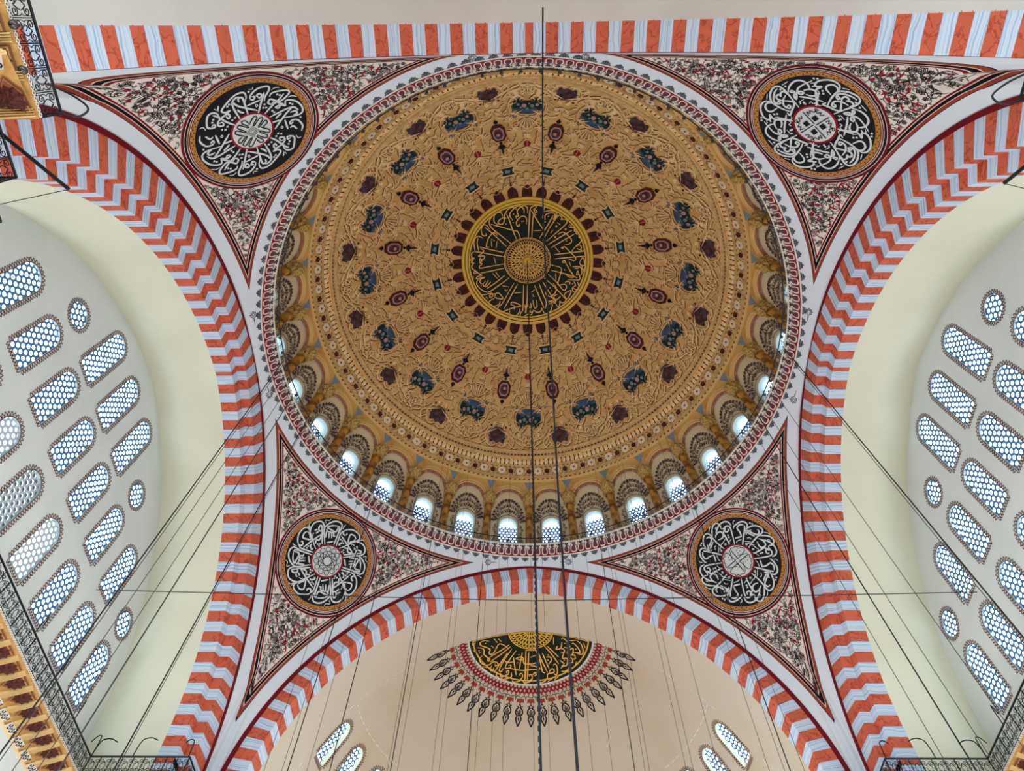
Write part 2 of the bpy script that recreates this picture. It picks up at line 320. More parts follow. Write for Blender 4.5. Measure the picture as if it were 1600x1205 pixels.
# traced pen strokes of the inscriptions, centimetres in the plane of each roundel: repeats, pen width, strokes, fine strokes, dots
CAL = {
 'front_left': (4, 0.08, '20,-102 28,-135 39,-176 51,-206 63,-211;4,-104 14,-139 24,-178 20,-197 11,-200;20,-198 4,-222 -29,-242 -65,-243 -89,-232 -94,-210 -76,-185 -54,-151 -21,-102;35,-171 38,-199 43,-221 62,-234 91,-227 116,-202 130,-162 121,-135 96,-105 69,-72;66,-209 99,-189 117,-166 92,-167 60,-170 55,-185 62,-206;85,-67 104,-93 123,-119 138,-139;135,-131 145,-121 158,-130 161,-150 150,-153 136,-133;126,-139 138,-160 161,-174 185,-165 202,-141 201,-108 189,-79 172,-56;35,-116 67,-87;41,-149 55,-144 59,-157 75,-155 55,-126;75,-155 89,-150 70,-117;92,-148 106,-144 90,-109;-111,-124 -56,-147 13,-172;-77,-207 -58,-218 -33,-211 -35,-190 -50,-161 -68,-184 -76,-203;-6,-205 -12,-199 -3,-187 10,-189 13,-199;-109,-126 -87,-115 -72,-119 -67,-132 -51,-125 -43,-124;-32,-140 -19,-141 -9,-130 -6,-120 -15,-122',
  '-92,-168 -79,-169 -71,-160;28,-208 32,-227 29,-244;-132,-224 -114,-225 -102,-208 -106,-231;129,-221 132,-206 154,-195 139,-180', '-117,-166;-108,-152;4,-152;-10,-150;-59,-96;-46,-95;-49,-109;111,-152;170,-111;154,-102'),
 'front_right': (4, 0.08, '-47,-87 -75,-142 -92,-181 -91,-201 -74,-207 -58,-198 -58,-179 -74,-177 -79,-190;-105,-189 -107,-217 -90,-236 -57,-239 -22,-223 -4,-205;-83,-62 -116,-94 -151,-127 -169,-149;-109,-102 -120,-130 -123,-159 -147,-167 -165,-155;-111,-105 -75,-117;-171,-130 -186,-146 -180,-169 -157,-180 -120,-179 -104,-170;-104,-33 -151,-49 -194,-59 -225,-63 -241,-75 -238,-98 -212,-120 -176,-127 -158,-127;-217,-93 -216,-76 -197,-68 -179,-87 -168,-109 -159,-122;-178,-68 -165,-87 -157,-107 -184,-107;-141,-98 -157,-123;-190,-46 -206,-24 -205,0 -181,5 -166,-12 -170,-37;-203,-58 -239,-39 -261,-18 -262,7 -241,17 -221,13;-111,8 -155,10 -190,11 -207,33 -217,11',
  '-137,-51 -106,-74;-148,-63 -147,-75 -131,-81;-153,5 -135,-29;-55,-126 -33,-120 -20,-108;-265,-30 -258,-46 -238,-62;-29,-142 -37,-159 -30,-164;3,-146 36,-121;-243,-5 -237,-17 -223,-9;-143,-205 -127,-201 -122,-189;-101,-91 -73,-96 -61,-91;-110,-51 -103,-50 -101,-57 -109,-58 -110,-51;-128,-10 -121,-9 -119,-16 -126,-17 -128,-10', '-50,-143;-54,-156;-212,-133;-204,-143'),
 'back_right': (4, 0.08, '115,12 165,13 206,13 244,16 266,27 268,50 251,75 223,93 203,95 172,85 143,71 110,50;255,34 245,56 222,78 202,85 187,79 182,66 194,67 194,81;210,44 226,36 226,20 211,16 202,16;187,51 205,64 222,63 225,48 208,45;204,24 190,46 169,60 151,59 136,49 142,39 151,45 147,59;187,51 170,32 152,16 133,28 119,49 106,69 125,71;210,9 237,-14 251,-44 246,-67 227,-80 206,-82 191,-78;226,-108 221,-76 213,-44 199,-28 186,-26 174,-32 178,-45 189,-39 190,-19 184,-4 160,-1 183,-16 196,-14 206,-1 213,-9 199,-19;189,-51 187,-74 176,-89 159,-91 147,-80 151,-63 166,-49;168,-18 145,-48 109,-94;90,-52 126,-78 155,-98;215,99 234,114 236,137 220,160 189,175 163,173 153,158 170,145 145,145 130,135 102,102 84,78;172,94 176,126 191,139 213,135 221,119 213,101 183,87',
  '259,9 264,-22;259,86 237,105;216,-94 212,-107 200,-107 197,-93 193,-105;129,1 133,-7 140,-4 145,-28;113,-35 121,-46 107,-51 110,-66 93,-66 90,-78;144,138 134,116', '246,0;243,26;157,126;149,113;186,188;176,197;120,-20;129,-19'),
 'back_left': (2, 0.08, '-64,-71 -105,-120 -130,-154 -116,-165 -104,-152;-92,-33 -149,-59 -199,-80;-103,-3 -156,-1 -198,6 -237,5;-100,29 -141,52 -178,73 -201,96 -200,127;-80,58 -111,85;-57,94 -113,89 -161,87 -198,90;7,-94 9,-137 4,-178 2,-207 4,-222;-30,-92 -61,-148 -88,-178 -114,-179 -128,-168;-91,-172 -84,-147 -91,-102 -104,-46;-115,-127 -141,-139 -155,-158 -150,-174 -126,-191 -83,-199 -35,-199 -31,-177 -50,-164 -22,-169 4,-178 29,-177 40,-161 29,-144 18,-160 31,-171;-22,-169 -30,-159 -23,-145 -10,-145 -16,-162;5,-181 -11,-207 -8,-229 12,-242 40,-229 66,-209 63,-187 50,-176 42,-189 56,-192;-139,-117 -161,-126 -197,-121 -225,-99 -234,-82 -220,-68 -181,-61 -159,-49;-139,-115 -142,-100 -159,-104 -153,-116;-163,-86 -170,-100 -182,-95 -181,-78 -166,-80 -161,-85;-103,-106 -158,-69;-191,-42 -208,-47 -232,-30 -260,6 -254,24 -224,25 -195,17 -186,-7 -182,-31 -161,-28 -161,-10 -181,-8;-179,-2 -187,28 -188,56 -178,31 -158,20 -161,35 -180,34;-188,56 -208,39 -224,54 -233,89 -223,131 -199,151 -170,137 -128,90;-169,100 -189,117 -182,132 -163,124;-107,60 -128,62 -145,67;-122,105 -88,151;-123,133 -140,138 -154,161 -142,201 -115,217;-123,133 -119,145 -135,147;-100,156 -115,163 -111,191;-67,-135 -62,-115 -65,-95',
  '-180,-155 -188,-139 -200,-143;-225,-59 -244,-51 -254,-34;-230,35 -248,48 -255,72;-30,-235 -28,-218 -50,-227 -23,-208;85,-238 73,-229 81,-208;-121,-72 -129,-72 -126,-62 -118,-63 -121,-72;-79,113 -87,114 -85,123 -77,122 -79,113', '-62,-187;-75,-186;21,-207;36,-202;28,-124;51,-138;45,-123;-10,-123;-27,-119;-146,-37;-128,-31;-135,-19;-135,18;-132,31;-218,-19;-221,-6;-209,66;-211,79;-169,-145;-173,162'),
 'crown': (1, 0.07, '-234,-322 -253,-295 -254,-266 -228,-227 -174,-179 -111,-122;-246,-268 -192,-250 -98,-218 -66,-209 -47,-158;-139,-337 -120,-289 -98,-218 -75,-155;-195,-263 -222,-281 -221,-326 -201,-347 -174,-344 -163,-319;-140,-302 -155,-311 -187,-295 -195,-275 -176,-262 -156,-282 -151,-331 -123,-371 -87,-382 -68,-361;-97,-290 -116,-318 -111,-346 -76,-382 -45,-387 -22,-365 -22,-336;-69,-300 -77,-317 -57,-320 -68,-349 -53,-373 -18,-391 2,-372 2,-338;-6,-259 -4,-299 -22,-317 -49,-308 -73,-275 -66,-246 -50,-254 -58,-262;21,-364 15,-278 7,-162;-255,-233 -274,-261 -297,-264 -312,-232 -304,-195 -280,-189 -282,-206;-286,-247 -229,-194 -144,-103;-203,-187 -225,-206 -245,-195 -270,-159 -281,-110 -259,-105;-303,-172 -331,-188 -355,-173 -365,-137 -359,-87;-336,-174 -343,-135 -334,-85;-329,-111 -256,-88 -160,-60;-360,-78 -316,-71 -257,-54 -161,-32;-323,-100 -300,-82 -321,-59 -337,-47 -325,-45 -297,-44 -302,-24 -330,-18 -327,1;-363,-81 -384,-68 -381,-39 -365,-33 -389,-23 -382,-3;7,-166 13,-278 19,-360 35,-384 70,-392 100,-394 114,-376 109,-352 102,-302;31,-162 41,-319 62,-325;27,-360 63,-294 110,-220;43,-368 51,-344 66,-348 58,-360 43,-360 66,-384;175,-324 134,-245 83,-158;121,-290 121,-323 152,-340 183,-336 185,-316 172,-295;109,-348 151,-356 190,-348 197,-324 176,-291;107,-141 153,-237 203,-316 222,-321 234,-305 226,-296 257,-297 269,-281 251,-252 194,-197 131,-137;302,-221 222,-168 143,-114;319,-195 242,-144 164,-92;209,-189 237,-206 264,-194 297,-162 301,-138 282,-121 258,-119;278,-244 289,-261 298,-245 282,-243 317,-238 318,-217 334,-214 330,-197 350,-194 351,-174 367,-162 360,-137 333,-111 299,-63;334,-107 353,-120 369,-108 362,-87 338,-94;362,-87 382,-76 393,-93;389,-77 296,-61 184,-44;406,-45 304,-30 189,-13;243,-102 235,-94 247,-90 255,-103 295,-67 332,-28 325,-6 285,-17;-380,-49 -389,-28 -374,-23 -388,-4 -371,2 -387,22 -380,43 -361,57 -353,70 -369,77 -373,64 -357,61 -334,84 -318,94 -350,99 -357,115 -334,113 -298,108 -331,122 -331,146 -311,152 -295,133;-325,-36 -330,-20 -314,-10 -331,1 -315,11 -332,26 -328,41 -259,33 -162,20;-329,76 -260,67 -163,51;-159,103 -222,150 -288,191;-127,121 -202,172 -272,213 -313,202 -348,170 -356,140 -343,121;-315,152 -304,173 -274,130;-304,173 -288,174 -258,143;-337,204 -338,224 -305,231 -268,225 -248,227 -248,247 -265,255 -264,234 -223,228;-236,252 -223,228 -199,230 -175,268 -216,262 -236,248;-236,261 -270,279 -274,303 -241,317 -204,307 -195,283;-95,160 -141,237 -183,304 -209,324 -209,352 -188,361 -143,347 -92,332 -47,324 -76,304 -109,295 -117,311 -92,324 -97,349;-70,169 -121,258 -167,338;-126,348 -130,380 -110,397 -76,386 -55,358 -57,342;-27,174 -30,260 -34,350 -51,374 -51,399 -35,403 11,375;2,157 -1,261 -7,343;-19,314 -13,343 3,314;-13,343 -16,375;0,170 -2,261 -9,334 -11,375;50,178 85,261 118,338;82,166 109,236 134,297 126,342;6,302 10,330 26,335 22,302;39,281 43,314 51,339 68,326 64,281;22,351 18,367 35,367 43,355 64,367 84,367 101,351 97,334;30,367 30,383 18,388;-20,391 14,379;105,338 118,371 143,378 167,353 176,312 163,288 142,293 143,313 163,304;147,301 175,283 188,299 200,291 179,267 163,259;109,153 146,214 188,275 208,286;126,223 134,243 163,255 196,229 203,192 179,160;117,124 187,184 265,263 270,284 245,297 229,286 229,310 217,327 200,303;146,98 211,158 248,203 265,206 275,181 260,165 215,171 227,112 236,52 165,31;166,69 247,87 328,108 348,116;212,237 188,254 200,278 225,261 233,248;261,247 269,226 309,208 282,267 261,247;241,12 253,-5 265,7 245,12;265,11 294,60 324,108 296,113 267,94;284,131 348,131 366,122 359,89 343,94 350,65 359,89;314,38 354,35 374,47 379,75 371,97;326,48 358,46;361,2 383,-33 397,20 369,22 361,2;397,24 377,34 394,70 387,95;264,152 284,143 300,154 292,163;324,141 337,169 317,187 322,211 334,218;352,143 361,184 350,201 317,187',
  '-206,-147 -216,-94;-246,-150 -244,-104;158,-196 177,-221;189,-99 224,-60;47,-213 97,-216;105,-255 110,-260 115,-255 110,-250 105,-255;192,-246 196,-251 201,-246 197,-241 192,-246;255,-227 259,-232 264,-228 260,-222 255,-227;185,-169 190,-174 195,-169 190,-164 185,-169;-232,-32 -219,17;-224,73 -196,114;-245,82 -209,124;-179,175 -128,188;-96,232 -40,227;-318,251 -284,280;-178,370 -139,368;-18,411 11,400;-159,199 -157,211 -145,211 -143,203;289,-2 304,38;198,89 201,140;27,228 52,207;383,104 380,149 365,157;30,408 84,387;39,240 41,257 49,255', '-144,-265;-92,-333;-242,-160;-228,-150;-36,-279;-24,-282;-95,-272;142,-315;121,-276;208,-269;219,-261;268,-143;-378,99;-379,111;-291,250;-284,261;-326,165;161,195;171,214;136,266;317,158;260,63'),
 'semi': (1, 0.07, '-248,34 -279,21 -301,30 -296,53 -262,80 -244,101 -251,123 -238,138 -219,123 -193,74 -170,79 -130,117;-318,62 -287,80 -279,103 -282,122 -264,150 -248,169 -255,182 -261,166 -242,167;-290,131 -308,145 -302,177 -278,202 -249,206 -230,192 -205,202 -198,217 -214,224 -217,206;-129,90 -178,121 -251,157;-120,103 -178,148 -246,188;-140,146 -179,203 -225,268;-114,124 -163,195 -192,253 -180,266 -167,247;-88,138 -131,199 -154,236 -151,250 -125,250 -121,233 -134,235;-125,253 -83,268 -41,274 3,271;-205,262 -209,275 -206,296 -193,301;-186,272 -183,300 -167,299 -138,290 -135,269 -148,271 -145,285;-180,300 -174,318 -148,318 -119,309 -119,282;-105,181 -99,232 -90,301;-116,332 -103,343 -70,339 -51,314 -54,294 -67,296 -64,310;-50,153 -60,206 -70,262;-29,139 -31,236 -38,334;-12,158 -16,237 -22,335;-48,334 -41,351 -22,351 3,332;-92,196 -79,187 -53,185 -43,201 -66,202 -89,193;-47,200 -40,229 -18,233 3,233;-163,195 -140,213 -108,213;-237,216 -247,239 -234,252 -224,233;-29,139 33,139;-29,233 10,233 39,222;-29,271 0,270 58,262 23,247 -3,244;-30,153 -33,331;-11,154 -16,247 -22,335;23,120 55,199 71,276 87,288;36,127 71,216 103,283;71,155 94,214 113,258;84,105 126,156 171,219;100,103 170,171;-36,349 -10,348 9,325 6,305 -7,301 -7,315;13,305 26,288 35,298 22,312;45,304 42,331 51,350 77,345 100,321 103,294 139,279 142,261 126,257 110,286;139,234 145,223 158,231 164,269 155,294 142,282;185,35 194,24 213,40 235,75 229,93 201,92;188,59 182,104 154,118 163,92;182,108 201,108 202,131 183,135;202,131 193,174 218,169 224,190 215,221 187,227;187,265 215,256 237,223 240,186;235,34 274,18;278,22 303,47 313,88 305,119 264,115;247,56 257,49 282,74 295,106 258,117;217,127 254,87 249,139 217,131;249,143 264,134 268,160 249,165 240,149;253,168 253,191 240,193;177,192 202,212 184,245;94,182 119,179 126,200 110,227',
  '-220,21 -199,60;-195,28 -176,57;-297,207 -256,226;-343,74 -316,115;-347,17 -342,37 -327,19;139,26 138,85;-1,189 33,172;278,176 267,218;244,232 227,267;142,326 171,302;103,340 139,313;314,26 325,62', '-269,45;-234,76;-226,88;-309,89;-307,106;-72,168;-82,222;207,63;271,89;204,185;106,166;105,201;225,24'),
}
# hanging wires: x, y, top height above the eye, radius, label
WIRES = [
 (-1.26, 12.13, 39.6, 0.010, 'thin dark lamp wire, first to the left of the central chain'),
 (-1.77, 12.58, 31.9, 0.010, 'thin dark lamp wire, second to the left of the central chain'),
 (-2.29, 11.17, 41.2, 0.010, 'thin dark lamp wire, third to the left of the central chain'),
 (-2.69, 12.41, 31.9, 0.022, 'thick dark lamp wire, fourth to the left of the central chain'),
 (-3.80, 12.12, 31.9, 0.010, 'thin dark lamp wire, fifth to the left of the central chain'),
 (-3.88, 10.72, 41.2, 0.010, 'thin dark lamp wire, sixth to the left of the central chain'),
 (-5.25, 11.01, 39.6, 0.010, 'thin dark lamp wire, seventh to the left of the central chain'),
 (-5.43, 10.02, 41.2, 0.010, 'thin dark lamp wire, eighth to the left of the central chain'),
 (-5.60, 11.40, 31.9, 0.022, 'thick dark lamp wire, ninth to the left of the central chain'),
 (-7.61, 10.17, 31.9, 0.022, 'thick dark lamp wire, tenth to the left of the central chain'),
 (-8.28, 9.63, 31.9, 0.010, 'thin dark lamp wire, eleventh to the left of the central chain'),
 (-8.77, 8.48, 39.6, 0.010, 'thin dark lamp wire, twelfth to the left of the central chain'),
 (-8.81, 9.15, 31.9, 0.022, 'thick dark lamp wire, thirteenth to the left of the central chain'),
 (-9.41, 8.53, 31.9, 0.010, 'thin dark lamp wire, fourteenth to the left of the central chain'),
 (-11.94, 4.32, 31.9, 0.012, 'thin dark lamp wire, fifteenth to the left of the central chain'),
 (-11.97, 4.25, 31.9, 0.022, 'thick dark lamp wire, sixteenth to the left of the central chain'),
 (-12.41, 2.68, 31.9, 0.012, 'thin dark lamp wire, seventeenth to the left of the central chain'),
 (-12.42, 2.66, 31.9, 0.012, 'thin dark lamp wire, eighteenth to the left of the central chain'),
 (-12.53, 2.09, 31.9, 0.012, 'thin dark lamp wire, nineteenth to the left of the central chain'),
 (-12.62, 1.42, 31.9, 0.012, 'thin dark lamp wire, twentieth to the left of the central chain'),
 (-12.67, 0.90, 31.9, 0.012, 'thin dark lamp wire, twenty-first to the left of the central chain'),
 (-12.68, 0.77, 31.9, 0.022, 'thick dark lamp wire, twenty-second to the left of the central chain'),
 (0.01, 11.40, 41.2, 0.010, 'thin dark lamp wire, first to the right of the central chain'),
 (0.68, 12.68, 31.9, 0.010, 'thin dark lamp wire, second to the right of the central chain'),
 (1.68, 12.08, 39.6, 0.010, 'thin dark lamp wire, third to the right of the central chain'),
 (2.25, 11.18, 41.2, 0.010, 'thin dark lamp wire, fourth to the right of the central chain'),
 (3.16, 12.30, 31.9, 0.010, 'thin dark lamp wire, fifth to the right of the central chain'),
 (4.01, 12.05, 31.9, 0.022, 'thick dark lamp wire, sixth to the right of the central chain'),
 (4.16, 10.61, 41.2, 0.010, 'thin dark lamp wire, seventh to the right of the central chain'),
 (4.56, 11.85, 31.9, 0.010, 'thin dark lamp wire, eighth to the right of the central chain'),
 (5.75, 10.76, 39.6, 0.010, 'thin dark lamp wire, ninth to the right of the central chain'),
 (5.78, 9.83, 41.2, 0.010, 'thin dark lamp wire, tenth to the right of the central chain'),
 (6.94, 10.63, 31.9, 0.010, 'thin dark lamp wire, eleventh to the right of the central chain'),
 (8.22, 9.02, 39.6, 0.010, 'thin dark lamp wire, twelfth to the right of the central chain'),
 (8.29, 7.83, 41.2, 0.010, 'thin dark lamp wire, thirteenth to the right of the central chain'),
 (8.95, 9.01, 31.9, 0.022, 'thick dark lamp wire, fourteenth to the right of the central chain'),
 (9.08, 8.15, 39.6, 0.010, 'thin dark lamp wire, fifteenth to the right of the central chain'),
 (11.78, 4.73, 31.9, 0.012, 'thin dark lamp wire, sixteenth to the right of the central chain'),
 (12.04, 4.03, 31.9, 0.022, 'thick dark lamp wire, seventeenth to the right of the central chain'),
 (12.23, 3.44, 31.9, 0.012, 'thin dark lamp wire, eighteenth to the right of the central chain'),
 (12.48, 2.38, 31.9, 0.012, 'thin dark lamp wire, nineteenth to the right of the central chain'),
 (12.70, 0.21, 31.9, 0.012, 'thin dark lamp wire, twentieth to the right of the central chain'),
 (12.70, 0.08, 31.9, 0.022, 'thick dark lamp wire, twenty-first to the right of the central chain'),
]
# ------------------------------------------------------------------ surfaces
def dome_s(th, az, h=0.):
    """dome point: th = degrees from the apex, az = degrees from +y towards +x, h = height off the surface into the room"""
    t = np.radians(th); a = np.radians(az)
    r = RD*np.sin(t); z = ZD+RD*np.cos(t)+.45*np.exp(-((t-.72)/.28)**2)
    P = np.stack(np.broadcast_arrays(r*np.sin(a), r*np.cos(a), z), -1)
    N = np.stack(np.broadcast_arrays(np.sin(t)*np.sin(a), np.sin(t)*np.cos(a), np.cos(t)), -1)
    return P-N*np.asarray(h)[..., None]
def dome_l(th0, az0, ab, h=0.):
    """local (a tangential, b towards the apex, metres) about (th0, az0)"""
    ab = np.asarray(ab, float); th = th0-np.degrees(ab[:, 1]/RD)
    az = az0+np.degrees(ab[:, 0]/(RD*np.sin(np.radians(np.maximum(th, 4)))))
    return dome_s(th, az, h)

def arch_z(d, e, zs, r):
    q = r*r-(np.abs(d)+e)**2
    return np.where(q > 0, zs+np.sqrt(np.maximum(q, 0)), zs)
def pend_z(x, y):
    x = np.abs(x); r = np.hypot(x, y); sx = np.maximum(x, 1e-6); sy = np.maximum(np.abs(y), 1e-6)
    ay = np.where(y > 0, AYF, AYB); fe = np.where(y > 0, FE, BE); fz = np.where(y > 0, FZ, BZ); fr = np.where(y > 0, FR, BR)
    k = np.minimum(AX/sx, ay/sy); rb = r*k; bx, by = x*k, y*k
    zb = np.where(AX/sx < ay/sy, arch_z(by-YO, SE, SZ, SR), arch_z(bx, fe, fz, fr)); zb = np.minimum(zb, H1)
    zs = lambda q: ZP+np.sqrt(np.maximum(RS*RS-q*q, 0))
    s = np.clip((r-R)/np.maximum(rb-R, .05), -.2, 1)
    return zs(r)+np.sign(s)*np.abs(s)**8*(zb-zs(rb))
class Corner:
    def __init__(s, sx, sy):
        s.sx, s.sy = sx, sy
        az = math.atan2(sx, sy); el = math.radians(36.9)
        s.c = np.array([math.cos(el)*math.sin(az), math.cos(el)*math.cos(az), math.sin(el)])
        s.t1 = np.array([math.cos(az), -math.sin(az), 0.]); s.t2 = np.cross(s.t1, s.c)
        if s.t2[2] < 0: s.t2 = -s.t2
    def __call__(s, uv, h=0.):
        uv = np.asarray(uv, float)
        d = s.c*RS+uv[:, :1]*s.t1+uv[:, 1:2]*s.t2; d /= np.linalg.norm(d, axis=1)[:, None]
        P = d*RS; P[:, 2] = pend_z(P[:, 0], P[:, 1])
        return P-d*np.asarray(h).reshape(-1, 1) if np.ndim(h) else P-d*h
CORN = {'front_left': Corner(-1, 1), 'front_right': Corner(1, 1), 'back_left': Corner(-1, -1), 'back_right': Corner(1, -1)}

def semi_s(uv, h=0., sy=1):
    """semi-dome: uv = plan offset from its axis"""
    uv = np.asarray(uv, float); rp = np.hypot(uv[:, 0], np.maximum(uv[:, 1], 0)); r = FR-FD
    el = np.arccos(np.clip((rp+FE)/r, -1, 1)); z = FZ+(r-h)*np.sin(el); q = (r-h)*np.cos(el)-FE
    k = q/np.maximum(rp, 1e-6)
    y = np.where(uv[:, 1] > 0, uv[:, 1]*k, uv[:, 1])
    return np.stack([uv[:, 0]*k, sy*(YC+y), z], -1)

def arch_pts(e, zs, r, n=60, low=3.0):
    """pointed arch curve (d, z) from one foot to the other, with straight jambs below"""
    th = np.linspace(0, math.acos(e/r), n)
    d = np.concatenate([[r-e], r*np.cos(th)-e]); z = np.concatenate([[zs-low], zs+r*np.sin(th)])
    return np.concatenate([-d, d[::-1][1:]]), np.concatenate([z, z[::-1][1:]])

# ------------------------------------------------------------------ floor, piers, lower walls (below the frame)
fl = MB(); fl.box(-40, 40, -45, 45, -.3, 0); setp(fl.make('floor', M['carpet']), 'red patterned carpet covering the prayer hall floor', 'floor', kind='structure')
for nm, sx, sy in (('front left', -1, 1), ('front right', 1, 1), ('back left', -1, -1), ('back right', 1, -1)):
    b = MB()
    x0, x1 = sorted((sx*14.2, sx*20.2)); y0, y1 = sorted((sy*13.9, sy*19.5))
    b.box(x0, x1, y0, y1, 0, 17.0+ZC)
    setp(b.make('pier', M['stone']), 'grey stone pier carrying the %s corner of the dome' % nm, 'pier', 'four piers under the dome', 'structure')

# ------------------------------------------------------------------ arches
def streak(o, vals):
    o.data.attributes.new('streak', 'FLOAT', 'POINT').data.foreach_set('value', np.asarray(vals, np.float32))
def arch(name, label, axis, sgn, e, zs, r, prof, pitch, off=0., nmin=0.0, mould=None, dashes=False):
    """axis 'x': plane x = const (side arches); prof = (depth coordinate, inward offset) outline"""
    root = setp(empty(name), label, 'arch', 'four great striped arches', 'structure')
    tmax = math.acos(e/r); prof = np.array(prof)
    def place(dep, d, z): return (sgn*dep, off+d, z) if axis == 'x' else (d, sgn*dep, z)
    def sweep(side, t0, t1, b, n=3):
        nonlocal prof
        k = len(prof)
        T = np.linspace(t0, t1, n+1)
        V = [place(p[0], side*((r-p[1])*math.cos(t)-e), zs+(r-p[1])*math.sin(t)) for t in T for p in prof]
        F = [(i*k+j, i*k+(j+1) % k, (i+1)*k+(j+1) % k, (i+1)*k+j) for i in range(n) for j in range(k)]
        F += [tuple(range(k))[::-1], tuple(n*k+j for j in range(k))]
        b.add(V, F)
    g = .0003
    # keystone: both halves meet in the crown
    # the two arcs meet at d = 0, so clip the crown voussoir to the middle plane of the arch
    k = MB()
    for side in (1, -1):
        t0 = tmax-pitch/4
        kk = len(prof); V = []
        for i in range(3):
            for p in prof:
                rr = r-p[1]; te = math.acos(e/rr); t = t0+(te-t0)*i/2
                V.append(place(p[0], side*(rr*math.cos(t)-e), zs+rr*math.sin(t)))
        k.add(V, [(i*kk+j, i*kk+(j+1) % kk, (i+1)*kk+(j+1) % kk, (i+1)*kk+j) for i in range(2) for j in range(kk)])
    o = k.make('keystone', M['vred'], root); o['label'] = 'red keystone at the crown of the arch'
    cols = (M['vwht'], M['vred'])
    for side in (1, -1):
        t = tmax-pitch/4; i = 0; shared = {}
        while t > nmin:
            t2 = max(t-pitch/2, nmin-.02)
            b = MB(); sweep(side, t2+g, t-g, b)
            streak(b.make('voussoir', cols[i % 2], root), np.repeat(np.linspace(t2, t, 4), len(prof))*r+i*7.3)
            t -= pitch/2; i += 1
        # the jamb below the springing
        z = zs; j = 0
        while j < 6:
            b = MB(); kk = len(prof); hh = r*pitch/2
            V = [place(p[0], side*(r-p[1]-e), zz) for zz in (z-.005, z-hh+.005) for p in prof]
            b.add(V, [(q, (q+1) % kk, kk+(q+1) % kk, kk+q) for q in range(kk)]+[tuple(range(kk)), tuple(kk+q for q in range(kk))[::-1]])
            streak(b.make('voussoir', cols[(i+j) % 2], root), np.repeat([z, z-hh], kk)); z -= hh; j += 1
    # unseen core added inside the stones to block light leaking through the joints
    b = MB(); ins = np.array([[.04, .05]]); pm = prof.mean(0); pc_ = [tuple(q) for q in prof+np.where(prof < pm, 1, -1)*ins]; keep_ = prof; prof = np.array(pc_)
    for side in (1, -1): sweep(side, -.1, tmax-.004, b, 40)
    prof = keep_; b.make('arch_leak_seal', M['vwht'], root)
    # the dark red moulding along the outer edge
    b = MB(); d, z = arch_pts(e, zs, r, 70, 3); di, zi = arch_pts(e, zs, r-.2, 70, 3)
    n = len(d); m0, m1 = prof[0][0]-.05, prof[0][0]+.3
    V = [place(m0, d[i], z[i]) for i in range(n)]+[place(m0, di[i], zi[i]) for i in range(n)]+[place(m1, di[i], zi[i]) for i in range(n)]+[place(m1, d[i], z[i]) for i in range(n)]
    F = [(a*n+i, a*n+i+1, ((a+1) % 4)*n+i+1, ((a+1) % 4)*n+i) for a in range(4) for i in range(n-1)]
    b.add(V, F); b.make('edge_moulding', M['dred'], root)
    if dashes:
        b = MB(); tt = np.linspace(.05, tmax-.01, 74)
        for side in (1, -1):
            for t in tt:
                a0, a1 = t-.006, t+.006
                V = [place(dep, side*((r-.205)*math.cos(q)-e), zs+(r-.205)*math.sin(q)) for q in (a0, a1) for dep in (m0+.04, m0+.2)]
                b.add(V, [(0, 1, 3, 2)])
        o = b.make('dash_row', M['dash'], root); o['kind'] = 'stuff'
    return root
side_prof = [(XS1, .2), (XS1, 1.4), (XS2, 1.4), (XS2, SD), (XV, SD), (XV, .2)]
front_prof = [(AYF, .2), (AYF, FD), (YF, FD), (YF, .2)]; back_prof = [(AYB, .2), (AYB, FD), (YB, FD), (YB, .2)]
PS, PF = math.radians(4.37), math.radians(4.12)
arch('striped_arch', 'stepped red and white striped arch before the left window wall', 'x', -1, SE, SZ, SR, side_prof, PS, YO)
arch('striped_arch', 'stepped red and white striped arch before the right window wall', 'x', 1, SE, SZ, SR, side_prof, PS, YO)
arch('striped_arch', 'red and white striped arch framing the beige semi-dome with the half roundel', 'y', 1, FE, FZ, FR, front_prof, PF)
arch('striped_arch', 'red and white striped arch along the top edge, seen from straight below', 'y', -1, BE, BZ, BR, back_prof, PF, dashes=True)

# ------------------------------------------------------------------ side vaults and window walls
for nm, s in (('left', -1), ('right', 1)):
    b = MB(); V = []; prof_v = cr([(XV-.02, 0), (15.5, .12), (15.9, .26), (16.3, .38), (16.7, .43), (17.1, .39), (17.6, .23), (XW, -.02), (XW+.15, -.1)], 3)
    for x, dd in prof_v:                   # the vault swells towards the room, then turns back to meet the window wall
        d, z = arch_pts(SE, SZ, SR-SD-dd, 60, 5.0); n = len(d); V += [(s*x, YO+d[i], z[i]) for i in range(n)]
    b.add(V, [(a*n+i, a*n+i+1, (a+1)*n+i+1, (a+1)*n+i) for a in range(len(prof_v)-1) for i in range(n-1)])
    setp(b.make('vault_'+nm, M['cream'], smooth=True), 'smooth cream barrel vault between the %s striped arch and its window wall' % nm, 'vault', kind='structure')

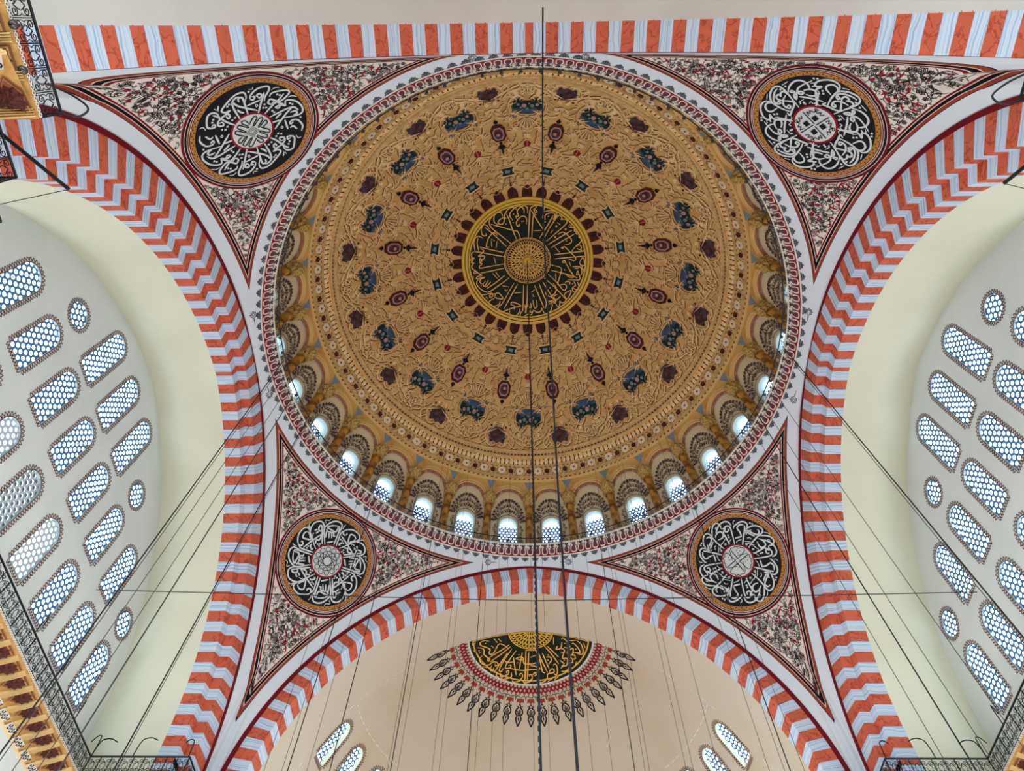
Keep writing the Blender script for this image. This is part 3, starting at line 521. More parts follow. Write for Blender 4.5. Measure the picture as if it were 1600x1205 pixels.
PITCH = 2.22; GP = .26; GR = .087
ROWS = [(18.35+ZC, 2.62, range(-4, 5), ()), (21.85+ZC, 2.65, range(-3, 4), (-4, 4)), (25.1+ZC, 3.15, range(-1, 2), (-2, 2))]
ZED = [17.2+ZC, 21.3+ZC, 24.75+ZC, 30.2+ZC]
def border_mesh(outline, n_loop, size, closed=True):
    """painted dark-red crenellated edging: a line and a row of pointed loops around an outline (2-D)"""
    P = np.asarray(outline, float); Q = np.vstack([P, P[:1]]); L = np.concatenate([[0], np.cumsum(np.linalg.norm(np.diff(Q, axis=0), axis=1))])
    at = lambda s: np.array([np.interp(s % L[-1], L, Q[:, 0]), np.interp(s % L[-1], L, Q[:, 1])])
    c = P.mean(0); out = []
    V, F = ribbon(P*1.0, .03, True); out.append((V, F))
    st = L[-1]/n_loop
    for i in range(n_loop):
        s = (i+.5)*st; p = at(s); q = at(s+.02)-at(s-.02); t = q/np.linalg.norm(q); nn = np.array([t[1], -t[0]])
        if nn@(p-c) < 0: nn = -nn
        a = st*.38
        pts = cr([p-t*a+nn*.03, p-t*a*.95+nn*size*.5, p+nn*size, p+t*a*.95+nn*size*.5, p+t*a+nn*.03], 4)
        out.append(ribbon(pts, .032))
    return out
def roundels(w, h0, h1):
    """hex grid of roundel centres over a box"""
    out = []; j = 0; z = h0
    while z <= h1+.01:
        x0 = (GP/2 if j % 2 else 0.); k = int(w/GP)+1
        for i in range(-k, k+1):
            x = x0+i*GP
            if abs(x) <= w+GP*.2: out.append((x, z))
        z += GP*.866; j += 1
    return out
def lattice_cells(cs, b, fn, m=0, n=10, hole=GR):
    hexa = np.array([(GP/math.sqrt(3)*math.cos(t+math.pi/6), GP/math.sqrt(3)*math.sin(t+math.pi/6)) for t in np.arange(6)*math.pi/3])
    V, F, _ = ring_fill(circ_poly(hole, n), hexa, (0, 0), n)
    for c in cs: b.add(fn(V+np.array(c)), F, m)
disc_me = {}
def disc(mname, r=GR*1.12, n=10):
    if mname not in disc_me:
        P = circ_poly(r, n); disc_me[mname] = mesh('pane', [(0, x, z) for x, z in P], [tuple(range(n))], M[mname])
    return disc_me[mname]
WIN = {}; wn = 0
def window_kit(kind):
    """shared meshes of a flat wall window in local (x = out of the room, y, z)"""
    if kind in WIN: return WIN[kind]
    if kind == 'round': out = circ_poly(.56, 28); cs = roundels(.6, -.62, .62); hh = None
    else: out = arch_poly(.575, kind); cs = roundels(.6, -.02, kind+.05)
    if kind == 'round': cs = [c for c in cs if math.hypot(*c) < .64]
    else: cs = [c for c in cs if c[1] < kind-.575 or math.hypot(c[0], c[1]-(kind-.575)) < .66]
    b = MB(); lattice_cells(cs, b, lambda V: np.stack([0*V[:, 0]+.07, V[:, 0], V[:, 1]], -1))
    lat = b.make('lattice', M['lattice'], link=False)
    b = MB()
    for V, F in border_mesh(out, 30 if kind == 'round' else 54 if kind < 3 else 62, .17): b.add(np.stack([0*V[:, 0]-.012, V[:, 0], V[:, 1]], -1), F)
    bor = b.make('painted_border', M['brown'], link=False)
    b = MB(); k = len(out)
    V = [(-.006, y, z) for y, z in out]+[(.16, y, z) for y, z in out]
    b.add(V, [(i, (i+1) % k, k+(i+1) % k, k+i) for i in range(k)])
    V, F = ribbon(out*1.0, .045, True); b.add(np.stack([0*V[:, 0]-.006, V[:, 0], V[:, 1]], -1), F)
    fr = b.make('frame', M['wframe'], link=False)
    WIN[kind] = (lat, bor, fr, cs, out); return WIN[kind]
def wall_window(nm, s, kind, y, z, label, tone):
    global wn; wn += 1
    lat, bor, fr, cs, out = window_kit(kind)
    w = setp(empty('window_%d' % wn, (s*XW, y, z)), label, 'window', 'lattice windows of the %s wall' % nm, 'structure')
    if s < 0: w.rotation_euler.z = math.pi
    obj('frame', fr, w); obj('painted_border', bor, w)
    if tone == 'pane': obj('lattice', lat, w)
    else:
        lp = lat.copy(); lp.materials[0] = M['latpale']; obj('lattice', lp, w)
    for c in cs:
        t = tone
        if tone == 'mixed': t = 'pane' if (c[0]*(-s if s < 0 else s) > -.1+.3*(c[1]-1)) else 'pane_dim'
        obj('pane', disc(t), w, (.1, c[0], c[1]))
ordn = ['first', 'second', 'third', 'fourth', 'fifth', 'sixth', 'seventh', 'eighth', 'ninth']
for nm, s in (('left', -1), ('right', 1)):
    b = MB(); ks = np.arange(-5, 6)
    yed = YO+(np.arange(-5, 7)-.5)*PITCH
    for ri, (z0, hh, full, circ) in enumerate(ROWS):
        for i, k in enumerate(ks):
            y0, y1, za, zb = yed[i], yed[i+1], ZED[ri], ZED[ri+1]; rect = np.array([(y0, za), (y1, za), (y1, zb), (y0, zb)]); yc = YO+k*PITCH
            if k in full or k in circ:
                kind = hh if k in full else 'round'; zc = z0 if k in full else (22.3+ZC if ri == 1 else 25.83+ZC)
                out = window_kit(kind)[4]+np.array([yc, zc]); c = np.array([yc, zc+(hh*.45 if k in full else 0)])
                V, F, _ = ring_fill(out, rect, c, 40); b.add(np.stack([0*V[:, 0]+s*XW, V[:, 0], V[:, 1]], -1), F)
                # only the panes the photograph could show
                if (s < 0 and ri == 0 and k < -3) or (s > 0 and ri == 0 and k < 0) or (s > 0 and ri == 1 and k < -3): 
                    pass
                row = ('lowest', 'middle', 'top')[ri]
                if k in full:
                    idx = list(full)[::-1].index(k)
                    lab = '%s round-headed lattice window from the front pier in the %s row, %s wall' % (ordn[idx], row, nm)
                else:
                    lab = 'small round lattice window at the %s end of the %s row, %s wall' % ('front' if k > 0 else 'rear', row, nm)
                tone = 'pane'
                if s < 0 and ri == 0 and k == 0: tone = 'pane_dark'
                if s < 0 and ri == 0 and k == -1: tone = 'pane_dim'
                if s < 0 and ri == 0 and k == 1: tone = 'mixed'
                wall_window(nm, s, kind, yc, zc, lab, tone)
            else:
                b.add([(s*XW, p[0], p[1]) for p in rect], [(0, 1, 2, 3)])
    b.add([(s*XW, -13, 0), (s*XW, 13, 0), (s*XW, 13, 9), (s*XW, -13, 9)], [])
    b.add([(s*XW, yed[0], ZED[0]), (s*XW, yed[-1], ZED[0]), (s*XW, yed[-1], 13.), (s*XW, yed[0], 13.)], [(0, 1, 2, 3)])
    setp(b.make('wall_'+nm, M['wall']), 'pale grey plaster wall pierced by rows of lattice windows, %s side' % nm, 'wall', kind='structure')
    b = MB(); b.box(*sorted((s*18.35, s*19.6)), -13.9, 13.9, 8.5, 15.4+ZC)
    setp(b.make('wall_lintel_'+nm, M['stone']), 'grey stone wall below the %s gallery' % nm, 'wall', kind='structure')

# ------------------------------------------------------------------ semi-domes
AZW = [-84, -72, -60, 60, 72, 84]
rS = FR-FD
def semi_ae(az, el, h=0., sy=1, pe=None, pz=None, pr=None, pc=None):
    pe, pz, pr, pc = (FE, FZ, rS, YC) if pe is None else (pe, pz, pr, pc)
    a = np.radians(az); e = np.radians(el); q = (pr-h)*np.cos(e)-pe
    return np.stack(np.broadcast_arrays(q*np.sin(a), sy*(pc+q*np.cos(a)), pz+(pr-h)*np.sin(e)), -1)
def semi_shell(name, label, sy, wins, pe, pz, pr, yf, pc, mt):
    b = MB(); elmax = math.degrees(math.acos(pe/pr))
    def patch(a0, a1, e0, e1, na, ne):
        A, E = np.meshgrid(np.linspace(a0, a1, na+1), np.linspace(e0, e1, ne+1), indexing='ij')
        V = semi_ae(A.ravel(), E.ravel(), 0., sy, pe, pz, pr, pc)
        b.add(V, [(i*(ne+1)+j, (i+1)*(ne+1)+j, (i+1)*(ne+1)+j+1, i*(ne+1)+j+1) for i in range(na) for j in range(ne)])
    patch(-90, 90, 39, elmax, 60, 24); patch(-90, 90, 0, 23, 60, 10)
    for a in range(-84, 85, 12):
        if wins and a in AZW:
            el0 = 26.2; q = rS*math.cos(math.radians(30))-FE
            out = np.array([(a+math.degrees(p[0]/q), el0+math.degrees(p[1]/rS)) for p in arch_poly(.52, 2.3)])
            V, F, I = ring_fill(out, np.array([(a-6, 23), (a+6, 23), (a+6, 39), (a-6, 39)]), np.array([a, 30.5]), 40)
            b.add(semi_ae(V[:, 0], V[:, 1], 0., sy), F)
        else: patch(a-6, a+6, 23, 39, 4, 6)
    d, z = arch_pts(pe, pz, pr, 60, 4); n = len(d); ys = np.linspace(yf-.03, pc, 6)
    V = [(d[i], sy*y, z[i]) for y in ys for i in range(n)]
    b.add(V, [(a*n+i, a*n+i+1, (a+1)*n+i+1, (a+1)*n+i) for a in range(5) for i in range(n-1)])
    return setp(b.make(name, M[mt], smooth=True), label, 'semi-dome', kind='structure')
semi_shell('semi_dome', 'plain beige semi-dome behind the lower striped arch', 1, True, FE, FZ, rS, YF, YC, 'semi')
semi_shell('semi_dome', 'plain grey-beige semi-dome at the top edge, overhead', -1, False, BE, BZ, BR-FD, YB, 17.45, 'semib')
def semi_window(a):
    global wn; wn += 1
    el0 = 26.2; q = rS*math.cos(math.radians(30))-FE
    fn = lambda V, h: semi_ae(a+np.degrees(V[:, 0]/q), el0+np.degrees(V[:, 1]/rS), h)
    w = setp(empty('window_%d' % wn), '%s lattice window from the %s arch jamb, low in the semi-dome' % ({84: 'first', 72: 'second', 60: 'third'}[abs(a)], 'left' if a < 0 else 'right'), 'window', 'lattice windows of the semi-dome', 'structure')
    out = arch_poly(.52, 2.3); k = len(out); b = MB()
    V = np.vstack([fn(out, 0.), fn(out, -.34)]); b.add(V, [(i, (i+1) % k, k+(i+1) % k, k+i) for i in range(k)]); b.make('reveal', M['cream'], w)
    cs = [c for c in roundels(.6, -.02, 2.4) if c[1] < 1.8 or math.hypot(c[0], c[1]-1.78) < .62]
    b = MB(); lattice_cells(cs, b, lambda V: fn(V, -.27)); b.make('lattice', M['lattice'], w)
    b = MB()
    for V, F in border_mesh(out, 52, .22): b.add(fn(V, .012), F)
    b.make('painted_border', M['brown'], w)
    for c in cs:
        P = fn(circ_poly(GR*1.12, 10, c), -.30); me = mesh('pane', P, [tuple(range(10))], M['pane']); obj('pane', me, w)
for a in AZW: semi_window(a)
# ------------------------------------------------------------------ pendentives: spherical triangles with painted borders
def pend_material():
    m = bpy.data.materials.new('painted_pendentive'); m.use_nodes = True; nt = m.node_tree; b = nt.nodes['Principled BSDF']
    b.inputs['Roughness'].default_value = .88; b.inputs['Specular IOR Level'].default_value = .1
    at = []
    for a in ('d_ring', 'd_x', 'd_y'):
        n = nt.nodes.new('ShaderNodeAttribute'); n.attribute_name = a; at.append(n.outputs['Fac'])
    def mth(op, a, b2):
        n = nt.nodes.new('ShaderNodeMath'); n.operation = op
        for i, v in enumerate((a, b2)):
            if isinstance(v, (int, float)): n.inputs[i].default_value = v
            else: nt.links.new(v, n.inputs[i])
        return n.outputs[0]
    dr = mth('ADD', at[0], -.02)
    d = mth('MINIMUM', mth('MINIMUM', dr, at[1]), at[2])
    r = nt.nodes.new('ShaderNodeValToRGB'); r.color_ramp.interpolation = 'CONSTANT'
    W, K, RU, PA, DR, FI = (210, 219, 227), (22, 20, 26), (146, 62, 50), (214, 202, 186), (122, 24, 38), (222, 214, 206)
    stops = [(0, W), (.60, K), (.625, RU), (.73, PA), (.755, K), (.86, PA), (.885, DR), (.96, FI)]
    el = r.color_ramp.elements
    el[0].position = 0; el[0].color = lin(W); el[1].position = stops[1][0]/1.5; el[1].color = lin(K)
    for p, c in stops[2:]:
        e = el.new(p/1.5); e.color = lin(c)
    nt.links.new(mth('DIVIDE', d, 1.5), r.inputs[0]); nt.links.new(r.outputs[0], b.inputs['Base Color'])
    return m
M['pend'] = pend_material()
def pend_dists(P, sx, sy):
    """distance to the ring and to the two arch edges"""
    r = np.hypot(P[:, 0], P[:, 1])
    dr = np.hypot(r-R, H1-P[:, 2])
    def dmin(C):
        out = np.full(len(P), 1e9)
        A, B = C[:-1], C[1:]; AB = B-A; L = (AB**2).sum(1)
        for i in range(len(A)):
            t = np.clip(((P-A[i])@AB[i])/L[i], 0, 1); out = np.minimum(out, np.linalg.norm(P-(A[i]+t[:, None]*AB[i]), axis=1))
        return out
    d, z = arch_pts(SE, SZ, SR, 50, 4); dx = dmin(np.stack([0*d+sx*AX, YO+d, z], -1))
    d, z = arch_pts(*((FE, FZ, FR) if sy > 0 else (BE, BZ, BR)), 50, 4); dy = dmin(np.stack([d, 0*d+sy*(AYF if sy > 0 else AYB), z], -1))
    return dr, dx, dy
PEND = {}
for nm, C in CORN.items():
    na, ns = 140, 44
    A = np.radians(np.concatenate([np.linspace(0, 40, 50, endpoint=False), np.linspace(40, 50, 60, endpoint=False), np.linspace(50, 90, 50)]))
    S = np.linspace(0, 1, ns+1)**.9
    aa, ss = np.meshgrid(A, S, indexing='ij')
    kx = np.minimum(AX/np.maximum(np.sin(aa), 1e-6), (AYF if C.sy > 0 else AYB)/np.maximum(np.cos(aa), 1e-6))
    rr = R+(kx-R)*ss; x, y = C.sx*rr*np.sin(aa), C.sy*rr*np.cos(aa); z = pend_z(x, y)
    P = np.stack([x, y, z], -1).reshape(-1, 3); n1 = ns+1
    F = [(i*n1+j, (i+1)*n1+j, (i+1)*n1+j+1, i*n1+j+1) for i in range(len(A)-1) for j in range(ns)]
    me = mesh('pendentive', P, F, M['pend'], smooth=True)
    for an, dv in zip(('d_ring', 'd_x', 'd_y'), pend_dists(P, C.sx, C.sy)):
        me.attributes.new(an, 'FLOAT', 'POINT').data.foreach_set('value', dv.astype(np.float32))
    o = obj('pendentive', me)
    PEND[nm] = setp(o, 'white pendentive painted with black and crimson arabesque, %s corner' % nm.replace('_', ' '), 'pendentive', 'four painted pendentives', 'structure')

# arabesque: scrolling stems, rosettes, leaves and crimson shapes painted on each field
def rosette(c, r, rot):
    out = []
    pts = [(c[0]+r*(1+.28*math.cos(6*t))*math.cos(t+rot), c[1]+r*(1+.28*math.cos(6*t))*math.sin(t+rot)) for t in np.linspace(0, 2*math.pi, 25)[:-1]]
    out.append(ribbon(pts, .03, True))
    out.append(ribbon(circ_poly(r*.42, 8, c), .035, True))
    return out
def leaf(c, a, L, w):
    t = np.array([math.cos(a), math.sin(a)]); n = np.array([-t[1], t[0]]); c = np.asarray(c)
    return np.array([c, c+t*L*.35+n*w, c+t*L*.8+n*w*.55, c+t*L, c+t*L*.7-n*w*.35, c+t*L*.3-n*w*.45])
def red_form(c, a, s):
    t = np.array([math.cos(a), math.sin(a)]); n = np.array([-t[1], t[0]]); c = np.asarray(c)
    P = [(-.55, -.1), (-.3, .12), (0, .2), (.3, .14), (.55, -.12), (.34, -.02), (.12, .02), (.1, -.3), (-.08, .0), (-.3, -.02)]
    return np.array([c+t*p[0]*s+n*p[1]*s for p in P])
for ci, (nm, C) in enumerate(CORN.items()):
    rg = random.Random(31+ci)
    def field(Q, m=0.):
        P = C(Q); dr, dx, dy = pend_dists(P, C.sx, C.sy)
        ok = (np.minimum(np.minimum(dr, dx), dy) > .98+m) & (np.hypot(Q[:, 0]-MC[nm][0][0], Q[:, 1]-MC[nm][0][1]) > 2.82+m)
        ok &= (np.hypot(P[:, 0], P[:, 1]) > R+.3) & (np.sign(P[:, 0]) == C.sx) & (np.sign(P[:, 1]) == C.sy) & (np.abs(P[:, 0]) < AX) & (np.abs(P[:, 1]) < AYF)
        return ok
    g = np.array([(u+(.165 if k % 2 else 0), v) for k, v in enumerate(np.arange(-12, 8, .285)) for u in np.arange(-11, 11, .33)])
    pts = [p+np.array([rg.uniform(-.05, .05), rg.uniform(-.05, .05)]) for p in g[field(g, .03)]]
    b = MB(); items = []
    for p in pts:
        rot = rg.uniform(0, 6.3); k = rg.random()
        if k < .52:
            for V, F in rosette(p, rg.choice((.075, .09, .115)), rot): items.append((V, F, 0))
        elif k < .78: items.append((red_form(p, rot, rg.uniform(.34, .46)), [tuple(range(10))], 1))
        # a spiral stem round each motif with leaves
        hand = rg.choice((-1, 1)); r0 = rg.uniform(.13, .17); n = 11; turn = rg.uniform(3.2, 5.2)
        sp = np.array([p+(r0+.13*i/n)*np.array([math.cos(rot+hand*turn*i/n), math.sin(rot+hand*turn*i/n)]) for i in range(n+1)])
        V, F = ribbon(sp, .024); items.append((V, F, 0))
        for i in (2, 5, 8, 11):
            tn = sp[min(i+1, n)]-sp[i-1]; a = math.atan2(tn[1], tn[0])+hand*rg.choice((-.9, .9, -1.5))
            L = leaf(sp[i], a, rg.uniform(.13, .19), .04)
            if rg.random() < .28: items.append((L, [tuple(range(6))], 0))
            else:
                V, F = ribbon(L, .022, True); items.append((V, F, 0))
        if rg.random() < .3:
            a = rg.uniform(0, 6.3); items.append((leaf(p+.24*np.array([math.cos(a), math.sin(a)]), a+1.2, .22, .07), [tuple(range(6))], 1))
    allV = np.concatenate([np.asarray(V) for V, F, m in items]); ok = field(allV, -.02); o0 = 0
    XYZ = C(allV, .012)
    for V, F, m in items:
        n = len(V); k = ok[o0:o0+n]
        F2 = [f for f in F if all(k[i] for i in f)]
        if F2: b.add(XYZ[o0:o0+n], F2, m)
        o0 += n
    o = b.make('arabesque', [M['ink'], M['crim']], PEND[nm]); o['kind'] = 'stuff'
    # little outlined finials at the three corner points
    b = MB()
    for (u, v, a) in FIN[nm]:
        fs = .5 if v < 0 else .8
        for P in ([(-.32, 0), (-.18, .12), (-.2, .2), (-.05, .17), (0, .28), (.08, .15), (.2, .18), (.16, .07), (.3, .0), (.16, -.07), (.2, -.18), (.08, -.15), (0, -.28), (-.05, -.17), (-.2, -.2), (-.18, -.12)],
                  [(-.12, 0), (0, .12), (.12, 0), (0, -.12)]):
            P = np.array(P)*fs; ca, sa = math.cos(a), math.sin(a)
            Q = np.stack([u+ca*P[:, 0]-sa*P[:, 1], v+sa*P[:, 0]+ca*P[:, 1]], -1)
            V, F = ribbon(cr(Q, 3, True), .035, True); b.add(C(V, .014), F)
        V, F = ribbon(np.array([(u-.3*math.cos(a), v-.3*math.sin(a)), (u-.3*math.cos(a)-.45*fs*math.cos(a), v-.3*math.sin(a)-.45*fs*math.sin(a))]), np.array([.05, .02])); b.add(C(V, .014), F)
    b.make('corner_finials', M['ink'], PEND[nm])

# ------------------------------------------------------------------ dome shell with mouldings
dome = setp(empty('dome'), 'great gilded dome with a black and gold roundel at its crown', 'dome', kind='structure')
th = np.concatenate([np.linspace(.01, 55.6, 60)])
prof = lambda T, h: [tuple(np.array([np.hypot(*q[:2]), q[2]])) for q in dome_s(np.asarray(T, float), 0*np.asarray(T, float), h)]
b = MB(); b.lathe(prof(th, 0.), 192); b.make('gilded_shell', M['gold'], dome, smooth=True)
def band(name, T, Hs, m):
    b = MB(); b.lathe(prof(T, np.array(Hs)), 192); return b.make(name, M[m], dome)
band('scroll_moulding', [55.5, 55.6, 55.9, 56.2, 56.3, 57.2, 57.3, 57.7, 58.0, 58.1], [0, .1, .16, .1, .06, .06, .14, .18, .12, .05], 'goldF')
band('bead_band', [58.0, 58.1, 60.0, 60.1], [.05, .02, .02, .1], 'gold')
band('rosette_band', [60.0, 60.1, 60.5, 60.6, 63.2, 63.3, 63.8, 63.9], [.1, .15, .15, .06, .06, .16, .16, .04], 'goldF')
band('lower_moulding', [63.8, 64.0, 64.5, 64.6, 65.1, 65.2], [.04, .1, .1, .14, .14, .05], 'ochreL')
# beads, discs and rings on the bands
b = MB()
for k in range(256):
    a = k*360/256; P = np.array([(-.1, -.17), (.1, -.17), (.13, 0), (.1, .17), (-.1, .17), (-.13, 0)])
    b.add(np.vstack([dome_l(59.05, a, P, .03), dome_l(59.05, a, [(0, 0)], .13)]), [(i, (i+1) % 6, 6) for i in range(6)])
o = b.make('beads', M['goldL'], dome); o['kind'] = 'stuff'
b = MB()
for k in range(256):
    a = (k+.5)*360/256
    b.add(dome_l(59.05, a, [(-.04, -.2), (.04, -.2), (.04, .2), (-.04, .2)], .026), [(0, 1, 2, 3)])
for k in range(512):                       # pierced scrollwork of the wide band
    a = k*360/512; s = (-1)**k
    for dv, w, dx_ in ((.27, .1, -.05), (.13, .08, .04), (-.02, .09, -.04), (-.15, .08, .05), (-.28, .1, -.05)):
        P = leaf((dx_*s, dv), 1.1*s+dv*5, .13, w*.5)
        b.add(dome_l(61.9, a, P, .066), [tuple(range(6))])
for k in range(320):
    a = k*360/320; b.add(dome_l(57.0, a, [(-.07, -.05), (.07, -.05), (.07, .05), (-.07, .05)], .075), [(0, 1, 2, 3)])
for k in range(256):
    a = k*360/256; b.add(dome_l(64.25, a, [(-.09, -.04), (.05, -.04), (.09, .04), (-.05, .04)], .106), [(0, 1, 2, 3)])
o = b.make('pierced_pattern', M['brown'], dome); o['kind'] = 'stuff'
V = np.vstack([circ_poly(.155, 12), circ_poly(.1, 12)])
P1 = dome_l(61.85, 0, circ_poly(.15, 12), .1); P0 = dome_l(61.85, 0, circ_poly(.17, 12), .06)
disc_m = mesh('disc_stud', np.vstack([P0, P1]), [(i, (i+1) % 12, 12+(i+1) % 12, 12+i) for i in range(12)]+[tuple(12+i for i in range(12))], M['brown'])
V, F = ribbon(circ_poly(.15, 14), .08, True); V0 = dome_l(61.85, 0, circ_poly(.26, 14), .085); V1 = dome_l(61.85, 0, V, .11); V2_ = dome_l(61.85, 0, circ_poly(.07, 8), .1)
ring_m = mesh('ring_stud', np.vstack([V0, V1, V2_]), [tuple(range(14))]+[tuple(i+14 for i in f) for f in F]+[tuple(42+i for i in range(8))], [M['goldL'], M['pale'], M['umber']], [0]+[1]*14+[2])
for k in range(64):
    obj('disc_stud', disc_m, dome, rot=(0, 0, -math.radians(k*5.625))); obj('ring_stud', ring_m, dome, rot=(0, 0, -math.radians(k*5.625+2.8125)))

# ---- the crown: roundel, gold rings, brown lambrequins
def cap_s(uv, h=0.):
    """plan coordinates (x, y) on the dome near the crown"""
    uv = np.asarray(uv, float); r = np.hypot(uv[:, 0], uv[:, 1]); T = np.degrees(np.arcsin(np.clip(r/RD, 0, 1)))
    return dome_s(T, np.degrees(np.arctan2(uv[:, 0], uv[:, 1])), h)
crown = setp(empty('crown_roundel', (0, 0, 0)), 'large black roundel with gold lettering and knotwork at the crown of the dome', 'roundel')
b = MB(); b.lathe(prof([.01, 4, 8, 12, 16.2], .05), 96); b.make('black_ground', M['medal'], crown, smooth=True)
for t0, t1, m, h in ((16.1, 16.6, 'goldB', .1), (16.6, 16.75, 'ink', .07), (16.75, 17.5, 'goldB', .11), (17.5, 17.65, 'ink', .08), (17.65, 18.5, 'goldB', .12)):
    b = MB(); b.lathe(prof([t0, t0+.05, t1-.05, t1], np.array([.02, h, h, .02])), 96); b.make('rim_ring', M[m], crown)
b = MB()
def crown_rib(P, w, h=.06, m=0, closed=False, taper=0.):
    V, F = ribbon(P, w, closed, taper); b.add(cap_s(V, h), F, m)
RK = 1.62
for q in (RK, RK*.99): pass
crown_rib(circ_poly(RK, 72), .05, closed=True); crown_rib(circ_poly(RK-.09, 72), .03, closed=True)
tt = np.linspace(0, 2*math.pi, 241)[:-1]
for ro, am, k, ph in ((1.24, .2, 24, 0), (1.24, .2, 24, math.pi), (1.0, .2, 16, 0), (1.0, .2, 16, math.pi), (.72, .2, 12, 0), (.72, .2, 12, math.pi), (.45, .15, 8, 0), (.45, .15, 8, math.pi), (.98, .45, 12, math.pi/2), (.62, .42, 8, math.pi/2)):
    r_ = ro+am*np.cos(k*tt+ph); crown_rib(np.stack([r_*np.sin(tt), r_*np.cos(tt)], -1), .03, .065, closed=True)
b.make('gold_knotwork', M['goldO'], crown)
b = MB(); b.lathe([(.02, RD+ZD-.1), (.2, RD+ZD-.14), (.26, RD+ZD-.2), (.3, RD+ZD-.06)], 16); b.make('crown_boss', M['goldB'], crown)
lamb = MB()
P = cr([(-.33, -.05), (-.34, .35), (-.27, .62), (-.13, .72), (-.06, .88), (0, .95), (.06, .88), (.13, .72), (.27, .62), (.34, .35), (.33, -.05)], 3)*np.array([1, -1])
lamb.add(dome_l(18.5, 0, P, .05), [tuple(range(len(P)))])
V, F = ribbon(P*.8, .03); lamb.add(dome_l(18.55, 0, V, .058), F, 1)
V, F = ribbon([(0, -.2), (0, -.6)], .12); lamb.add(dome_l(18.5, 0, V, .058), F, 1)
lm = lamb.make('lambrequin', [M['brown'], M['ink']], link=False)
sp_ = MB(); V, F = ribbon([(0, -.9), (0, -1.2), (0, -1.7)], np.array([.09, .05, .02])); sp_.add(dome_l(18.5, 0, V, .05), F)
sp_.add(dome_l(18.5, 0, circ_poly(.07, 8, (0, -1.05)), .055), [tuple(range(8))])
sm = sp_.make('spike', M['brown'], link=False)
for k in range(32):
    o = obj('lambrequin', lm, dome, rot=(0, 0, -math.radians(k*11.25)))
    if k % 2: obj('spike', sm, o)

# ---- ornaments of the dome, sixteen of each
SCL = [1., 1.]; UMB_SHADE = 5
def orn(name, th0, az0, fn, mats, sc=(1., 1.)):
    SCL[:] = sc; b = MB(); fn(b, th0); SCL[:] = (1., 1.); me = b.make(name, mats, link=False)
    for k in range(16): obj(name, me, dome, rot=(0, 0, -math.radians(az0+22.5*k)))
def flat(b, th0, P, h, m): b.add(dome_l(th0, 0, np.asarray(P, float)*SCL, h), [tuple(range(len(P)))], m)
def rib(b, th0, P, w, h, m, closed=False):
    V, F = ribbon(np.asarray(P, float)*SCL, w, closed); b.add(dome_l(th0, 0, V, h), F, m)
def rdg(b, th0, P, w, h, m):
    P = np.asarray(P, float)*SCL; V, F = ribbon(P+np.array([.03, -.05]), w*1.25); b.add(dome_l(th0, 0, V, .006), F, UMB_SHADE)  # offset umber ribbon is a painted shadow along the ridge
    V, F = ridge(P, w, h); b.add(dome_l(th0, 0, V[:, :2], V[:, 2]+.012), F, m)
def mound(b, th0, P, h, hc, m):
    P = np.asarray(P, float)*SCL; c = P.mean(0); k = len(P)
    b.add(np.vstack([dome_l(th0, 0, P, h), dome_l(th0, 0, c+(P-c)*.6, h+hc)]), [(i, (i+1) % k, k+(i+1) % k, k+i) for i in range(k)]+[tuple(k+i for i in range(k))], m)
def lantern(b, t0):
    o = [(-.22, -.62), (.22, -.62), (.42, -.3), (.42, .3), (.22, .62), (-.22, .62), (-.42, .3), (-.42, -.3)]
    mound(b, t0, o, .05, .06, 0); flat(b, t0, np.array(o)*.72, .125, 1); flat(b, t0, np.array(o)*.58, .135, 2)
    flat(b, t0, circ_poly(.2, 10), .15, 3); flat(b, t0, circ_poly(.11, 8, (.03, .06)), .16, 1)
    for c, r_ in (((0, -.8), .13), ((0, .74), .09), ((0, 1.0), .17)): mound(b, t0, circ_poly(r_, 10, c), .05, .06, 4)
    flat(b, t0, [(-.27, 1.0), (0, .86), (.27, 1.0), (0, 1.14)], .12, 4)
    rib(b, t0, [(0, 1.12), (0, 1.4), (0, 1.65)], np.array([.14, .07, .02]), .1, 4)
    flat(b, t0, [(-.05, -.93), (.05, -.93), (0, -1.1)], .1, 4)
orn('lantern_ornament', 38.6, 11.25, lantern, [M['brown'], M['pinkp'], M['purple'], M['brown'], M['black'], M['umber']], (1.1, 1.1))
def small_blue(b, t0):
    o = [(-.4, -.28), (.4, -.28), (.33, 0), (.4, .28), (-.4, .28), (-.33, 0)]
    rib(b, t0, np.array(o)*1.12, .07, .05, 1, True); flat(b, t0, np.array(o), .06, 0)
    flat(b, t0, [(-.18, -.06), (.14, -.13), (.2, .1), (-.12, .13)], .075, 2)
orn('small_blue_cartouche', 26.5, 11.25, small_blue, [M['dgreen'], M['goldL'], M['slate'], M['slate'], M['slate'], M['umber']])
def tulip(b, t0):
    for s in (-1, 1): flat(b, t0, np.array([(s*.02, -.2), (s*.16, -.12), (s*.19, .08), (s*.1, .22), (s*.02, .16)])[::s], .04, 0)
    rdg(b, t0, cr([(-.2, .16), (-.25, -.08), (0, -.28), (.25, -.08), (.2, .16)], 4), .06, .05, 1)
    for a in np.linspace(-1.1, 1.1, 7):   # palmette above
        P = np.array([(0, .25), (.35*math.sin(a), .25+.4*math.cos(a)), (.62*math.sin(a*1.15), .3+.62*math.cos(a*1.15))]); rdg(b, t0, cr(P, 3), .09, .06, 1)
orn('red_tulip_ornament', 34.3, 0, tulip, [M['crim'], M['goldL'], M['goldL'], M['goldL'], M['goldL'], M['umber']], (1.1, 1.1))
